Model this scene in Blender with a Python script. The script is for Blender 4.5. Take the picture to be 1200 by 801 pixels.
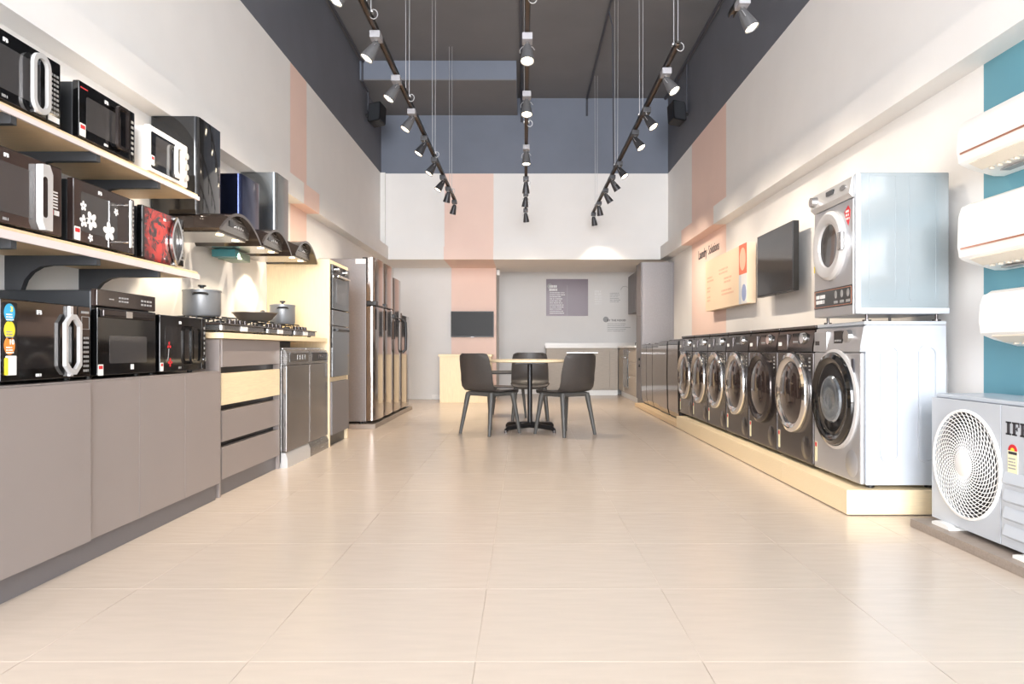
import bpy, bmesh, math, random
from mathutils import Vector, Matrix

R = math.radians
rng = random.Random(7)
for o in list(bpy.data.objects):
    bpy.data.objects.remove(o)
sc = bpy.context.scene
COL = sc.collection

# ------------------------------------------------------------------ camera
CAMH, FPX, VX, VY = 0.87, 830.0, 614.4, 409.3
cam = bpy.data.cameras.new('camera')
cam.sensor_fit = 'HORIZONTAL'; cam.sensor_width = 36.0
cam.lens = 36.0 * FPX / 1200.0
cam.shift_x = (600 - VX) / 1200.0
cam.shift_y = (VY - 400.5) / 1200.0
cam.clip_start = 0.05; cam.clip_end = 100
camo = bpy.data.objects.new('camera', cam)
camo.location = (0, 0, CAMH); camo.rotation_euler = (R(90), 0, 0)
COL.objects.link(camo); sc.camera = camo

# ------------------------------------------------------------------ world, daylight, exposure
world = bpy.data.worlds.new('world'); sc.world = world; world.use_nodes = True
wb = world.node_tree.nodes['Background']
wb.inputs[0].default_value = (0.93, 0.96, 1.0, 1); wb.inputs[1].default_value = 2.2


def area(name, loc, rot, sx, sy, power, col):
    l = bpy.data.lights.new(name, 'AREA'); l.shape = 'RECTANGLE'; l.size = sx; l.size_y = sy
    l.energy = power; l.color = col
    o = bpy.data.objects.new(name, l); o.location = loc; o.rotation_euler = rot; COL.objects.link(o)
    return o


# daylight entering through the shop's glazed front behind the camera
area('shopfront_daylight', (0, -5.4, 2.45), (R(90), 0, 0), 4.4, 4.6, 1250, (0.95, 0.97, 1.0))
SPOT_W = 80
sc.view_settings.view_transform = 'Standard'; sc.view_settings.look = 'None'
sc.view_settings.gamma = 1; sc.view_settings.use_curve_mapping = False
sc.view_settings.exposure = 0.3
sc.cycles.max_bounces = 10; sc.cycles.diffuse_bounces = 6; sc.cycles.glossy_bounces = 4
sc.cycles.sample_clamp_indirect = 6.0


# ------------------------------------------------------------------ materials
def lin(c):
    f = lambda v: v / 12.92 if v <= 0.04045 else ((v + 0.055) / 1.055) ** 2.4
    return tuple(f(v / 255.0) for v in c)


M = {}


def mat(name, rgb, rough=0.5, metal=0.0, var=0.03, scale=6.0, stretch=(1, 1, 1), bump=0.0, coat=0.0, spec=0.5,
        emit=None, estr=0.0, trans=0.0, rvar=0.03, alpha=1.0):
    m = bpy.data.materials.new(name); m.use_nodes = True
    nt = m.node_tree; n = nt.nodes; L = nt.links
    b = n['Principled BSDF']
    c = lin(rgb)
    tc = n.new('ShaderNodeTexCoord'); mp = n.new('ShaderNodeMapping'); mp.inputs['Scale'].default_value = stretch
    ns = n.new('ShaderNodeTexNoise'); ns.inputs['Scale'].default_value = scale; ns.inputs['Detail'].default_value = 4
    L.new(tc.outputs['Object'], mp.inputs[0]); L.new(mp.outputs[0], ns.inputs['Vector'])
    cr = n.new('ShaderNodeMapRange')
    cr.inputs['From Min'].default_value = 0.3; cr.inputs['From Max'].default_value = 0.7
    L.new(ns.outputs['Fac'], cr.inputs[0])
    mx = n.new('ShaderNodeMix'); mx.data_type = 'RGBA'
    mx.inputs[6].default_value = tuple(max(0, v * (1 - var)) for v in c) + (1,)
    mx.inputs[7].default_value = tuple(min(1, v * (1 + var)) for v in c) + (1,)
    L.new(cr.outputs[0], mx.inputs[0]); L.new(mx.outputs[2], b.inputs['Base Color'])
    rr = n.new('ShaderNodeMapRange')
    rr.inputs['To Min'].default_value = max(0.0, rough - rvar); rr.inputs['To Max'].default_value = min(1.0, rough + rvar)
    L.new(ns.outputs['Fac'], rr.inputs[0]); L.new(rr.outputs[0], b.inputs['Roughness'])
    b.inputs['Metallic'].default_value = metal
    b.inputs['Specular IOR Level'].default_value = spec
    b.inputs['Coat Weight'].default_value = coat; b.inputs['Coat Roughness'].default_value = 0.05
    b.inputs['Transmission Weight'].default_value = trans
    b.inputs['Alpha'].default_value = alpha
    if bump:
        bp = n.new('ShaderNodeBump'); bp.inputs['Strength'].default_value = bump; bp.inputs['Distance'].default_value = 0.002
        L.new(ns.outputs['Fac'], bp.inputs['Height']); L.new(bp.outputs[0], b.inputs['Normal'])
    if emit:
        b.inputs['Emission Color'].default_value = lin(emit) + (1,); b.inputs['Emission Strength'].default_value = estr
    M[name] = m
    return m


mat('wall_white', (234, 232, 230), 0.75, var=0.015, scale=3, bump=0.05)
mat('wall_grey', (222, 221, 220), 0.75, var=0.015, scale=3, bump=0.05)
mat('peach', (238, 210, 198), 0.75, var=0.015, scale=3, bump=0.05)
mat('teal', (96, 150, 166), 0.6, var=0.02, scale=3)
mat('slate', (100, 103, 112), 0.8, var=0.06, scale=2)
mat('slate_blue', (114, 121, 135), 0.8, var=0.05, scale=2)
mat('ceiling_paint', (112, 113, 117), 0.85, var=0.05, scale=2)
mat('tile', (202, 188, 174), 0.24, var=0.03, scale=5, stretch=(1, 6, 1), spec=0.5, rvar=0.04)
mat('grout', (196, 182, 167), 0.7, var=0.05, scale=30)
mat('trim', (232, 231, 229), 0.6)
mat('pale_wood', (238, 218, 182), 0.45, var=0.06, scale=9, stretch=(14, 14, 1.2), bump=0.05)
mat('pale_wood_h', (238, 218, 182), 0.45, var=0.06, scale=9, stretch=(1.2, 14, 14), bump=0.05)
mat('shelf_wood', (226, 198, 158), 0.45, var=0.07, scale=8, stretch=(1.2, 14, 14), bump=0.05)
mat('shelf_lip', (216, 205, 204), 0.4)
mat('grey_wood', (178, 168, 156), 0.5, var=0.08, scale=8, stretch=(1.2, 10, 14), bump=0.08)
mat('base_wood', (150, 138, 128), 0.5, var=0.1, scale=8, stretch=(1.2, 10, 14), bump=0.08)
mat('laminate', (143, 134, 131), 0.42, var=0.02, scale=4)
mat('laminate_dark', (112, 108, 110), 0.45, var=0.03, scale=4)
mat('bracket', (52, 54, 58), 0.5)
mat('black_plastic', (24, 24, 26), 0.35)
mat('black_gloss', (12, 12, 13), 0.08, coat=0.5, rvar=0.01)
mat('dark_glass', (34, 32, 32), 0.05, coat=0.6, rvar=0.01)
mat('smoke_glass', (66, 64, 64), 0.07, coat=0.4, rvar=0.02)
mat('brown_gloss', (46, 36, 34), 0.06, coat=0.6, rvar=0.02)
mat('mw_side', (46, 48, 51), 0.35, metal=0.3)
mat('graphite', (92, 88, 88), 0.22, metal=0.75, var=0.03, scale=5, rvar=0.02)
mat('graphite_dark', (64, 58, 57), 0.12, metal=0.6, rvar=0.02)
mat('steel', (150, 148, 146), 0.26, metal=0.85, var=0.05, scale=6, stretch=(1, 1, 40), rvar=0.05)
mat('steel_v', (138, 134, 132), 0.24, metal=0.85, var=0.06, scale=6, stretch=(40, 40, 1), rvar=0.05)
mat('bright_steel', (196, 195, 194), 0.25, metal=0.9)
mat('fridge_side', (128, 124, 124), 0.38, metal=0.6, var=0.05, scale=60)
mat('fridge_door', (142, 132, 127), 0.10, metal=0.9, var=0.02, rvar=0.01)
mat('chrome', (225, 225, 225), 0.08, metal=1.0, var=0.01, rvar=0.02)
mat('silver', (206, 205, 205), 0.3, metal=0.35, var=0.01)
mat('silver_front', (188, 188, 191), 0.3, metal=0.55, var=0.02)
mat('white_enamel', (190, 196, 204), 0.25, var=0.01)
mat('dryer_side', (156, 164, 168), 0.14, metal=0.3, var=0.02, scale=2)
mat('white_plastic', (240, 240, 238), 0.3, var=0.01)
mat('ac_white', (246, 244, 240), 0.3, var=0.01)
mat('ac_cream', (232, 222, 206), 0.4, var=0.04)
mat('drum_glass', (150, 158, 166), 0.12, metal=0.7, var=0.25, scale=14)
mat('rail_strip', (96, 78, 64), 0.5, metal=0.3)
mat('copper', (200, 140, 115), 0.3, metal=0.6)
mat('chair_plastic', (66, 62, 60), 0.42, var=0.06, scale=40, bump=0.05)
mat('chair_leg', (78, 77, 75), 0.45, var=0.04, scale=30)
mat('cast_iron', (38, 38, 40), 0.4, metal=0.3)
mat('track_black', (58, 55, 52), 0.4, metal=0.4)
mat('spot_grey', (110, 110, 112), 0.35, metal=0.5)
mat('spot_box', (150, 149, 154), 0.5)
mat('spot_dark', (66, 66, 69), 0.4, metal=0.4)
mat('wire', (190, 190, 192), 0.35, metal=0.7)
mat('conduit', (66, 68, 76), 0.6)
mat('pot', (142, 144, 147), 0.38, metal=0.45)
mat('pan', (140, 130, 121), 0.4, metal=0.5)
mat('hob_glass', (62, 52, 48), 0.12, coat=0.5)
mat('canopy_glass', (50, 42, 38), 0.08, coat=0.6, rvar=0.01)
mat('duct_blue', (50, 58, 88), 0.14, metal=0.9, rvar=0.02)
mat('duct_black', (34, 34, 35), 0.06, metal=0.3, coat=0.6, rvar=0.01)
mat('duct_steel', (128, 132, 134), 0.2, metal=0.9, rvar=0.03)
mat('mark_white', (232, 232, 232), 0.5)
mat('mark_grey', (150, 150, 150), 0.5)
mat('mark_dark', (62, 60, 66), 0.6)
mat('mark_peach', (232, 190, 160), 0.6)
mat('poster_purple', (118, 103, 114), 0.35, var=0.1, scale=1.2)
mat('sticker_red', (205, 40, 48), 0.5)
mat('sticker_white', (236, 236, 232), 0.5)
mat('sticker_yellow', (238, 218, 60), 0.5)
mat('sticker_blue', (60, 170, 215), 0.5)
mat('sticker_orange', (240, 140, 60), 0.5)
mat('sticker_cream', (238, 232, 196), 0.5)
mat('coral', (232, 122, 92), 0.5)
mat('board_cream', (244, 220, 190), 0.5, var=0.02, scale=2)
mat('board_grey', (206, 212, 220), 0.5)
mat('board_blue', (150, 165, 205), 0.5)
mat('peach_disc', (244, 196, 168), 0.5)
mat('teal_plastic', (62, 128, 138), 0.4)
mat('sage_plastic', (130, 152, 138), 0.4)
mat('screen', (26, 26, 28), 0.1, coat=0.3, rvar=0.01)
mat('screen_soft', (44, 44, 45), 0.35, spec=0.15, rvar=0.02)
mat('lamp_glow', (255, 240, 215), 0.4, emit=(255, 238, 208), estr=9.0)
mat('hood_glow', (255, 230, 190), 0.4, emit=(255, 226, 180), estr=6.0)
mat('white_stone', (236, 233, 229), 0.3)


def red_door():
    m = mat('red_picture', (30, 12, 12), 0.1, coat=0.6)
    nt = m.node_tree; n = nt.nodes; L = nt.links; b = n['Principled BSDF']
    tc = n.new('ShaderNodeTexCoord'); mp = n.new('ShaderNodeMapping')
    mp.inputs['Location'].default_value = (0.40, 0, -0.62); mp.inputs['Scale'].default_value = (6.0, 0.0, 4.2)
    gr = n.new('ShaderNodeTexGradient'); gr.gradient_type = 'SPHERICAL'
    L.new(tc.outputs['Object'], mp.inputs[0]); L.new(mp.outputs[0], gr.inputs[0])
    ns = n.new('ShaderNodeTexNoise'); ns.inputs['Scale'].default_value = 10; ns.inputs['Distortion'].default_value = 2.5
    L.new(tc.outputs['Object'], ns.inputs['Vector'])
    ra = n.new('ShaderNodeMapRange'); ra.inputs['From Min'].default_value = 0.36; ra.inputs['From Max'].default_value = 0.54
    L.new(ns.outputs['Fac'], ra.inputs[0])
    mu = n.new('ShaderNodeMath'); mu.operation = 'MULTIPLY'; L.new(gr.outputs['Fac'], mu.inputs[0]); L.new(ra.outputs[0], mu.inputs[1])
    cr = n.new('ShaderNodeValToRGB')
    cr.color_ramp.elements[0].color = lin((26, 22, 22)) + (1,)
    cr.color_ramp.elements[1].position = 0.7; cr.color_ramp.elements[1].color = lin((205, 45, 32)) + (1,)
    L.new(mu.outputs[0], cr.inputs[0]); L.new(cr.outputs[0], b.inputs['Base Color'])


red_door()


# ------------------------------------------------------------------ mesh helpers
def rrect(cx, cz, hw, hh, r, k=5):
    pts = []
    for (sx, sz, a0) in ((1, 1, 0), (-1, 1, 90), (-1, -1, 180), (1, -1, 270)):
        for i in range(k + 1):
            a = R(a0 + 90.0 * i / k)
            pts.append((cx + sx * (hw - r) + r * math.cos(a), cz + sz * (hh - r) + r * math.sin(a)))
    return pts


def ellipse(cx, cz, a, b, n=32):
    return [(cx + a * math.cos(2 * math.pi * i / n), cz + b * math.sin(2 * math.pi * i / n)) for i in range(n)]


def arc(cx, cy, r, a0, a1, n):
    return [(cx + r * math.cos(R(a0 + (a1 - a0) * i / n)), cy + r * math.sin(R(a0 + (a1 - a0) * i / n))) for i in range(n + 1)]


FINE = {'body_lettering', 'heading_lettering', 'caption_lettering', 'sticker_lettering', 'balloon_lettering', 'label_lettering', 'model_lettering', 'keypad', 'keys', 'side_print', 'fan_grille'}


class B:
    def __init__(s):
        s.bm = bmesh.new(); s.bev = False

    def box(s, x0, x1, y0, y1, z0, z1, bev=0.0, seg=2, mi=0):
        mtx = Matrix.Translation(((x0 + x1) / 2, (y0 + y1) / 2, (z0 + z1) / 2)) @ Matrix.Diagonal((abs(x1 - x0), abs(y1 - y0), abs(z1 - z0), 1))
        vs = bmesh.ops.create_cube(s.bm, size=1.0, matrix=mtx)['verts']
        if mi:
            for f in {f for v in vs for f in v.link_faces}:
                f.material_index = mi
        if bev:
            s.bev = True
            bev = min(bev, 0.49 * min(abs(x1 - x0), abs(y1 - y0), abs(z1 - z0)))
            es = list({e for v in vs for e in v.link_edges})
            bmesh.ops.bevel(s.bm, geom=es, offset=bev, segments=seg, affect='EDGES', profile=0.5)
        return s

    def cyl(s, p0, p1, r0, r1=None, n=20):
        p0 = Vector(p0); p1 = Vector(p1); r1 = r0 if r1 is None else r1
        d = p1 - p0
        mtx = Matrix.Translation((p0 + p1) / 2) @ d.to_track_quat('Z', 'Y').to_matrix().to_4x4()
        bmesh.ops.create_cone(s.bm, cap_ends=True, segments=n, radius1=r0, radius2=r1, depth=d.length, matrix=mtx)
        return s

    def lathe(s, prof, n=32, mtx=None):
        mtx = mtx or Matrix()
        rings = []
        for (r, z) in prof:
            if r < 1e-6:
                rings.append([s.bm.verts.new(mtx @ Vector((0, 0, z)))])
            else:
                rings.append([s.bm.verts.new(mtx @ Vector((r * math.cos(2 * math.pi * i / n), r * math.sin(2 * math.pi * i / n), z))) for i in range(n)])
        for a, b in zip(rings[:-1], rings[1:]):
            for i in range(n):
                j = (i + 1) % n
                if len(a) == 1 and len(b) == 1:
                    break
                if len(a) == 1:
                    s.bm.faces.new((a[0], b[j], b[i]))
                elif len(b) == 1:
                    s.bm.faces.new((a[i], a[j], b[0]))
                else:
                    s.bm.faces.new((a[i], a[j], b[j], b[i]))
        return s

    def tube(s, pts, r, n=8, closed=False):
        pts = [Vector(p) for p in pts]
        N = len(pts); rings = []; up = None
        for i, p in enumerate(pts):
            if closed:
                t = (pts[(i + 1) % N] - pts[i - 1]).normalized()
            else:
                t = (pts[min(i + 1, N - 1)] - pts[max(i - 1, 0)]).normalized()
            if up is None:
                up = Vector((0, 0, 1)) if abs(t.z) < 0.9 else Vector((1, 0, 0))
            u = (up - t * up.dot(t)).normalized(); up = u
            v = t.cross(u)
            rr = r[i] if isinstance(r, (list, tuple)) else r
            rings.append([s.bm.verts.new(p + (u * math.cos(2 * math.pi * k / n) + v * math.sin(2 * math.pi * k / n)) * rr) for k in range(n)])
        rng_ = range(N) if closed else range(N - 1)
        for i in rng_:
            a = rings[i]; b = rings[(i + 1) % N]
            for k in range(n):
                s.bm.faces.new((a[k], a[(k + 1) % n], b[(k + 1) % n], b[k]))
        if not closed:
            s.bm.faces.new(list(reversed(rings[0]))); s.bm.faces.new(rings[-1])
        return s

    @staticmethod
    def _p(axis, u, v, w):
        return {'x': (w, u, v), 'y': (u, w, v), 'z': (u, v, w)}[axis]

    def prism(s, poly, axis, a, b):
        va = [s.bm.verts.new(s._p(axis, u, v, a)) for u, v in poly]
        vb = [s.bm.verts.new(s._p(axis, u, v, b)) for u, v in poly]
        s.bm.faces.new(va); s.bm.faces.new(list(reversed(vb)))
        n = len(poly)
        for i in range(n):
            s.bm.faces.new((va[i], vb[i], vb[(i + 1) % n], va[(i + 1) % n]))
        return s

    def ring(s, outer, inner, axis, a, b):
        n = len(outer)
        q = [[s.bm.verts.new(s._p(axis, u, v, w)) for u, v in l] for l, w in ((outer, a), (inner, a), (inner, b), (outer, b))]
        for i in range(n):
            j = (i + 1) % n
            for k in range(4):
                s.bm.faces.new((q[k][i], q[k][j], q[(k + 1) % 4][j], q[(k + 1) % 4][i]))
        return s

    def grid(s, P, thick=0.0):
        """P[i][j] -> points; a sheet with thickness along its normals"""
        ni, nj = len(P), len(P[0])

        def nrm(i, j):
            a = P[min(i + 1, ni - 1)][j] - P[max(i - 1, 0)][j]
            b = P[i][min(j + 1, nj - 1)] - P[i][max(j - 1, 0)]
            c = a.cross(b)
            return c.normalized() if c.length > 1e-9 else Vector((0, 0, 1))
        top = [[s.bm.verts.new(P[i][j]) for j in range(nj)] for i in range(ni)]
        if thick:
            bot = [[s.bm.verts.new(P[i][j] - nrm(i, j) * thick) for j in range(nj)] for i in range(ni)]
        for i in range(ni - 1):
            for j in range(nj - 1):
                s.bm.faces.new((top[i][j], top[i + 1][j], top[i + 1][j + 1], top[i][j + 1]))
                if thick:
                    s.bm.faces.new((bot[i][j], bot[i][j + 1], bot[i + 1][j + 1], bot[i + 1][j]))
        if thick:
            for i in range(ni - 1):
                s.bm.faces.new((top[i][0], bot[i][0], bot[i + 1][0], top[i + 1][0]))
                s.bm.faces.new((top[i][-1], top[i + 1][-1], bot[i + 1][-1], bot[i][-1]))
            for j in range(nj - 1):
                s.bm.faces.new((top[0][j], top[0][j + 1], bot[0][j + 1], bot[0][j]))
                s.bm.faces.new((top[-1][j], bot[-1][j], bot[-1][j + 1], top[-1][j + 1]))
        return s

    def xf(s, mtx):
        bmesh.ops.transform(s.bm, matrix=mtx, verts=s.bm.verts); return s

    def obj(s, name, m, parent=None, label=None, smooth=True):
        bm = s.bm
        bmesh.ops.recalc_face_normals(bm, faces=bm.faces)
        me = bpy.data.meshes.new(name); bm.to_mesh(me); bm.free()
        for mm in (m if isinstance(m, (list, tuple)) else [m]):
            me.materials.append(M[mm])
        if smooth:
            me.shade_smooth(); me.set_sharp_from_angle(angle=R(38))
        o = bpy.data.objects.new(name, me); COL.objects.link(o)
        if s.bev:
            wn = o.modifiers.new('normals', 'WEIGHTED_NORMAL'); wn.keep_sharp = True; wn.weight = 100
        if parent is not None:
            o.parent = parent
        if label:
            o['label'] = label
        if name in FINE:
            o['kind'] = 'stuff'
        return o


def thing(name, label, cat, loc=(0, 0, 0), rz=0.0, group=None):
    o = bpy.data.objects.new(name, None); o.empty_display_size = 0.1
    o.location = loc; o.rotation_euler = (0, 0, rz); COL.objects.link(o)
    return tag(o, label, cat, group)


def tag(o, label, cat, group=None):
    o['label'] = label; o['category'] = cat
    if group:
        o['group'] = group
    return o


def struct(o):
    o['kind'] = 'structure'; return o


def copy_tree(root, loc=None, rz=None, label=None):
    c = root.copy(); COL.objects.link(c)
    if loc is not None:
        c.location = loc
    if rz is not None:
        c.rotation_euler = (0, 0, rz)
    if label:
        c['label'] = label
    kids = {root: c}
    for ch in list(root.children):
        d = ch.copy(); COL.objects.link(d); d.parent = c
        for g in list(ch.children):
            e = g.copy(); COL.objects.link(e); e.parent = d
    return c


_tc = {}


def text(s, parent, x, y, z, size, m, name='lettering', align='CENTER', bold=0.0, sx=1.0, extr=0.0006):
    key = (s, size, m, align, bold, sx)
    if key not in _tc:
        cu = bpy.data.curves.new('t', 'FONT'); cu.body = s; cu.size = size; cu.align_x = align; cu.align_y = 'CENTER'
        cu.extrude = extr; cu.offset = bold; cu.resolution_u = 2
        o = bpy.data.objects.new('t', cu); COL.objects.link(o)
        bpy.context.view_layer.update()
        me = bpy.data.meshes.new_from_object(o.evaluated_get(bpy.context.evaluated_depsgraph_get()))
        bpy.data.objects.remove(o); bpy.data.curves.remove(cu)
        me.transform(Matrix.Diagonal((sx, 1, 1, 1)))
        me.transform(Matrix.Rotation(R(90), 4, 'X')); me.name = name
        me.materials.clear(); me.materials.append(M[m])
        _tc[key] = me
    o = bpy.data.objects.new(name, _tc[key]); o.location = (x, y, z); COL.objects.link(o); o.parent = parent
    return o


def marks(b, x0, z0, w, lines, lh, y, ch=0.5, seed=1, th=0.0006):
    """rows of small blocks, the look of print too small to read; first row at z0 going down"""
    r = random.Random(seed)
    for i in range(lines):
        x = x0; z = z0 - i * lh; end = x0 + w * r.uniform(0.7, 1.0)
        while x < end:
            ww = lh * r.uniform(0.25, 0.55)
            b.box(x, x + ww, y - th, y, z - lh * ch, z)
            x += ww + lh * (0.12 if r.random() < 0.8 else 0.35)
    return b


LEFT, RIGHT = R(90), R(-90)
HALF = 2.3          # side walls
BANDX = 2.155       # projecting band
ZB0, ZB1 = 2.296, 2.50
ZD = 3.683          # start of the dark paint
ZC = 4.887          # ceiling
YF, YB, YBB = -5.5, 11.33, 11.22
YL, YK = 12.4, 13.9  # lower back walls
PR0, PR1 = 8.07, 9.72     # peach on the right wall
PL0, PL1 = 6.93, 7.45     # peach on the left wall
PB0, PB1 = -1.277, -0.492  # peach on the back wall
TEAL = 3.546
XL = -2.29

# ------------------------------------------------------------------ the room
WM = ['wall_white', 'peach', 'teal', 'slate', 'wall_grey', 'slate_blue', 'ceiling_paint']


def cells(b, xs, ys, zs, pick):
    for i in range(len(xs) - 1):
        for j in range(len(ys) - 1):
            for k in range(len(zs) - 1):
                mi = pick((xs[i] + xs[i + 1]) / 2, (ys[j] + ys[j + 1]) / 2, (zs[k] + zs[k + 1]) / 2)
                if mi is not None:
                    b.box(xs[i], xs[i + 1], ys[j], ys[j + 1], zs[k], zs[k + 1], mi=mi)
    return b


floor = struct(B().box(-2.6, 2.6, YF, YK + 0.2, -0.2, -0.0015).obj('floor', 'grout', smooth=False))
tx = [-2.6, -2.035, -1.402, -0.769, -0.136, 0.497, 1.13, 1.763, 2.396, 2.6]
ty = [1.975 + 0.6 * k for k in range(-5, 21)]
tile_me = {}
for i in range(len(tx) - 1):
    for j in range(len(ty) - 1):
        x0, x1 = max(tx[i], -2.3), min(tx[i + 1], 2.3)
        if x1 - x0 < 0.05:
            continue
        key = round(x1 - x0, 3)
        w2 = (x1 - x0) / 2
        if key not in tile_me:
            o = B().box(-w2 + 0.0007, w2 - 0.0007, -0.2993, 0.2993, -0.008, 0, 0.0004, 1).obj('tile', 'tile', floor)
            tile_me[key] = o.data
        else:
            o = bpy.data.objects.new('tile', tile_me[key]); COL.objects.link(o); o.parent = floor
        o.location = ((x0 + x1) / 2, (ty[j] + ty[j + 1]) / 2, 0)

struct(cells(B(), [HALF, HALF + 0.15], [YF, 1.2, TEAL, PR0, PR1, YK], [-0.1, 2.4, ZD, ZC],
             lambda x, y, z: 3 if z > ZD else (1 if PR0 < y < PR1 else (2 if 1.2 < y < TEAL and z < 2.4 else 0))).obj('wall_right', WM, smooth=False))
struct(cells(B(), [XL - 0.16, XL], [YF, PL0, PL1, YL], [-0.1, ZD, ZC],
             lambda x, y, z: 3 if z > ZD else (1 if PL0 < y < PL1 else 0)).obj('wall_left', WM, smooth=False))
struct(cells(B(), [-HALF - 0.1, PB0, PB1, HALF + 0.1], [YB, YB + 0.1], [ZB1 - 0.05, ZD, ZC],
             lambda x, y, z: 5 if z > ZD else (1 if PB0 < x < PB1 else 0)).obj('wall_back_upper', WM, smooth=False))
struct(cells(B(), [-HALF - 0.1, PB0, PB1], [YL, YL + 0.12], [-0.1, ZB0 + 0.2],
             lambda x, y, z: 1 if PB0 < x < PB1 else 4).obj('wall_back', WM, smooth=False))
struct(B().box(PB1, HALF, YK, YK + 0.12, -0.1, 2.8).obj('wall_kitchen', 'wall_grey', smooth=False))
struct(B().box(PB1 - 0.12, PB1, YL + 0.12, YK + 0.12, -0.1, 2.8).obj('wall_return', 'wall_grey', smooth=False))
# projecting band on the three walls, with its deep underside at the back
struct(cells(B(), [BANDX, HALF], [YF, PR0, PR1, YBB], [ZB0, ZB1], lambda x, y, z: 1 if PR0 < y < PR1 else 0).obj('trim_1', WM, smooth=False))
struct(cells(B(), [-HALF, -BANDX], [YF, PL0, PL1, YBB], [ZB0, ZB1], lambda x, y, z: 1 if PL0 < y < PL1 else 0).obj('trim_2', WM, smooth=False))
b = cells(B(), [-HALF, PB0, PB1, HALF], [YBB, YL], [ZB0, ZB1], lambda x, y, z: 1 if PB0 < x < PB1 else 0)
b.box(PB1, HALF, YL, 13.05, ZB0, ZB1); b.box(PB1, HALF, 13.05, YK, 2.6, 2.7)
struct(b.obj('trim_3', WM, smooth=False))
struct(B().box(XL, -2.215, YB - 0.07, YB, ZB1, ZD, 0.004).obj('trim_4', 'trim'))
struct(B().box(-HALF - 0.15, HALF + 0.15, YF, YB + 0.1, ZC, ZC + 0.15).obj('ceiling', 'ceiling_paint', smooth=False))
b = B(); b.box(XL, -0.11, 9.856, YB, 4.614, 4.63, mi=0); b.box(XL, -0.11, 9.856, YB, 4.63, ZC, mi=1)
struct(b.obj('ceiling_beam', ['ceiling_paint', 'slate_blue'], smooth=False))
struct(B().box(-1.62, PB0 - 0.06, YL - 0.014, YL, 0, 0.075, 0.003).obj('baseboard_back', 'trim'))

# ------------------------------------------------------------------ microwaves and ovens on the left
def handle_ring(o, i, y0, m, parent, name='handle'):
    h_ = B().ring(o, i, 'y', y0, y0 + .014).obj(name, m, parent)
    zs = [p[1] for p in o]; cx = sum(p[0] for p in o) / len(o)
    for zz in (max(zs) - .012, min(zs) + .012):
        B().box(cx - .008, cx + .008, y0 + .004, -.0005, zz - .005, zz + .005).obj('handle_post', m, parent)
    return h_


def hexpts(cx, cz, hw, hh, cut):
    return [(cx + hw, cz + hh - cut), (cx + hw * 0.3, cz + hh), (cx - hw * 0.3, cz + hh), (cx - hw, cz + hh - cut),
            (cx - hw, cz - hh + cut), (cx - hw * 0.3, cz - hh), (cx + hw * 0.3, cz - hh), (cx + hw, cz - hh + cut)]


def lens(cx, cz, hw, hh, n=12):
    p = []
    for i in range(n):
        t = -1 + 2 * i / n; p.append((cx + hw * (1 - t * t), cz + hh * t))
    for i in range(n):
        t = 1 - 2 * i / n; p.append((cx - hw * (1 - t * t), cz + hh * t))
    return p


def microwave(name, label, Y0, Y1, ztop, z, X=-1.90, d=0.34, cpw=0.10, body='mw_side', front='black_gloss',
              win='smoke_glass', panel='black_gloss', winbox=None):
    w = Y1 - Y0; h = ztop - z
    t = thing(name, label, 'microwave', (X, (Y0 + Y1) / 2, z), LEFT, 'microwave ovens on display')
    B().box(-w / 2 + .004, w / 2 - .004, .03, d, .012, h - .004, .008).obj('body', body, t)
    for fx in (-1, 1):
        for fy in (.07, d - .05):
            B().cyl((fx * (w / 2 - .05), fy, 0), (fx * (w / 2 - .05), fy, .014), .014, n=10).obj('foot', 'black_plastic', t)
    xd = w / 2 - cpw
    door = B().box(-w / 2, xd - .0015, 0, .0295, .013, h, .005).obj('door', front, t)
    if win:
        a = winbox or (-w / 2 + .05, xd - .075, .055, h - .055)
        B().prism(rrect((a[0] + a[1]) / 2, (a[2] + a[3]) / 2, (a[1] - a[0]) / 2, (a[3] - a[2]) / 2, .012), 'y', -.0012, .006).obj('window', win, door)
    cp = B().box(xd, w / 2, .001, .0295, .013, h, .005).obj('control_panel', panel, t)
    return t, door, cp, w, h, xd


def keypad(cp, x0, x1, z0, z1, nx, nz, m='mark_grey', y=.001):
    b = B(); dx = (x1 - x0) / nx; dz = (z1 - z0) / nz
    for i in range(nx):
        for j in range(nz):
            b.box(x0 + i * dx + dx * .15, x0 + (i + 1) * dx - dx * .15, y - .0012, y, z0 + j * dz + dz * .25, z0 + (j + 1) * dz - dz * .25)
    return b.obj('keypad', m, cp)


def sticker(par, x0, x1, z0, z1, y=0.0):
    s = B().prism(rrect((x0 + x1) / 2, (z0 + z1) / 2, (x1 - x0) / 2, (z1 - z0) / 2, .004), 'y', y - .0009, y).obj('sticker', 'sticker_white', par)
    B().box(x0 + .005, x1 - .005, y - .0016, y - .0009, z1 - (z1 - z0) * .42, z1 - (z1 - z0) * .12).obj('sticker_print', 'sticker_red', s)


def logo(door, x, z, size=.02):
    text('IFB', door, x, -.0012, z, size, 'mark_white', 'logo', bold=.0006)


ZS1, ZS2, ZCT = 1.766, 1.318, 0.745
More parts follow.
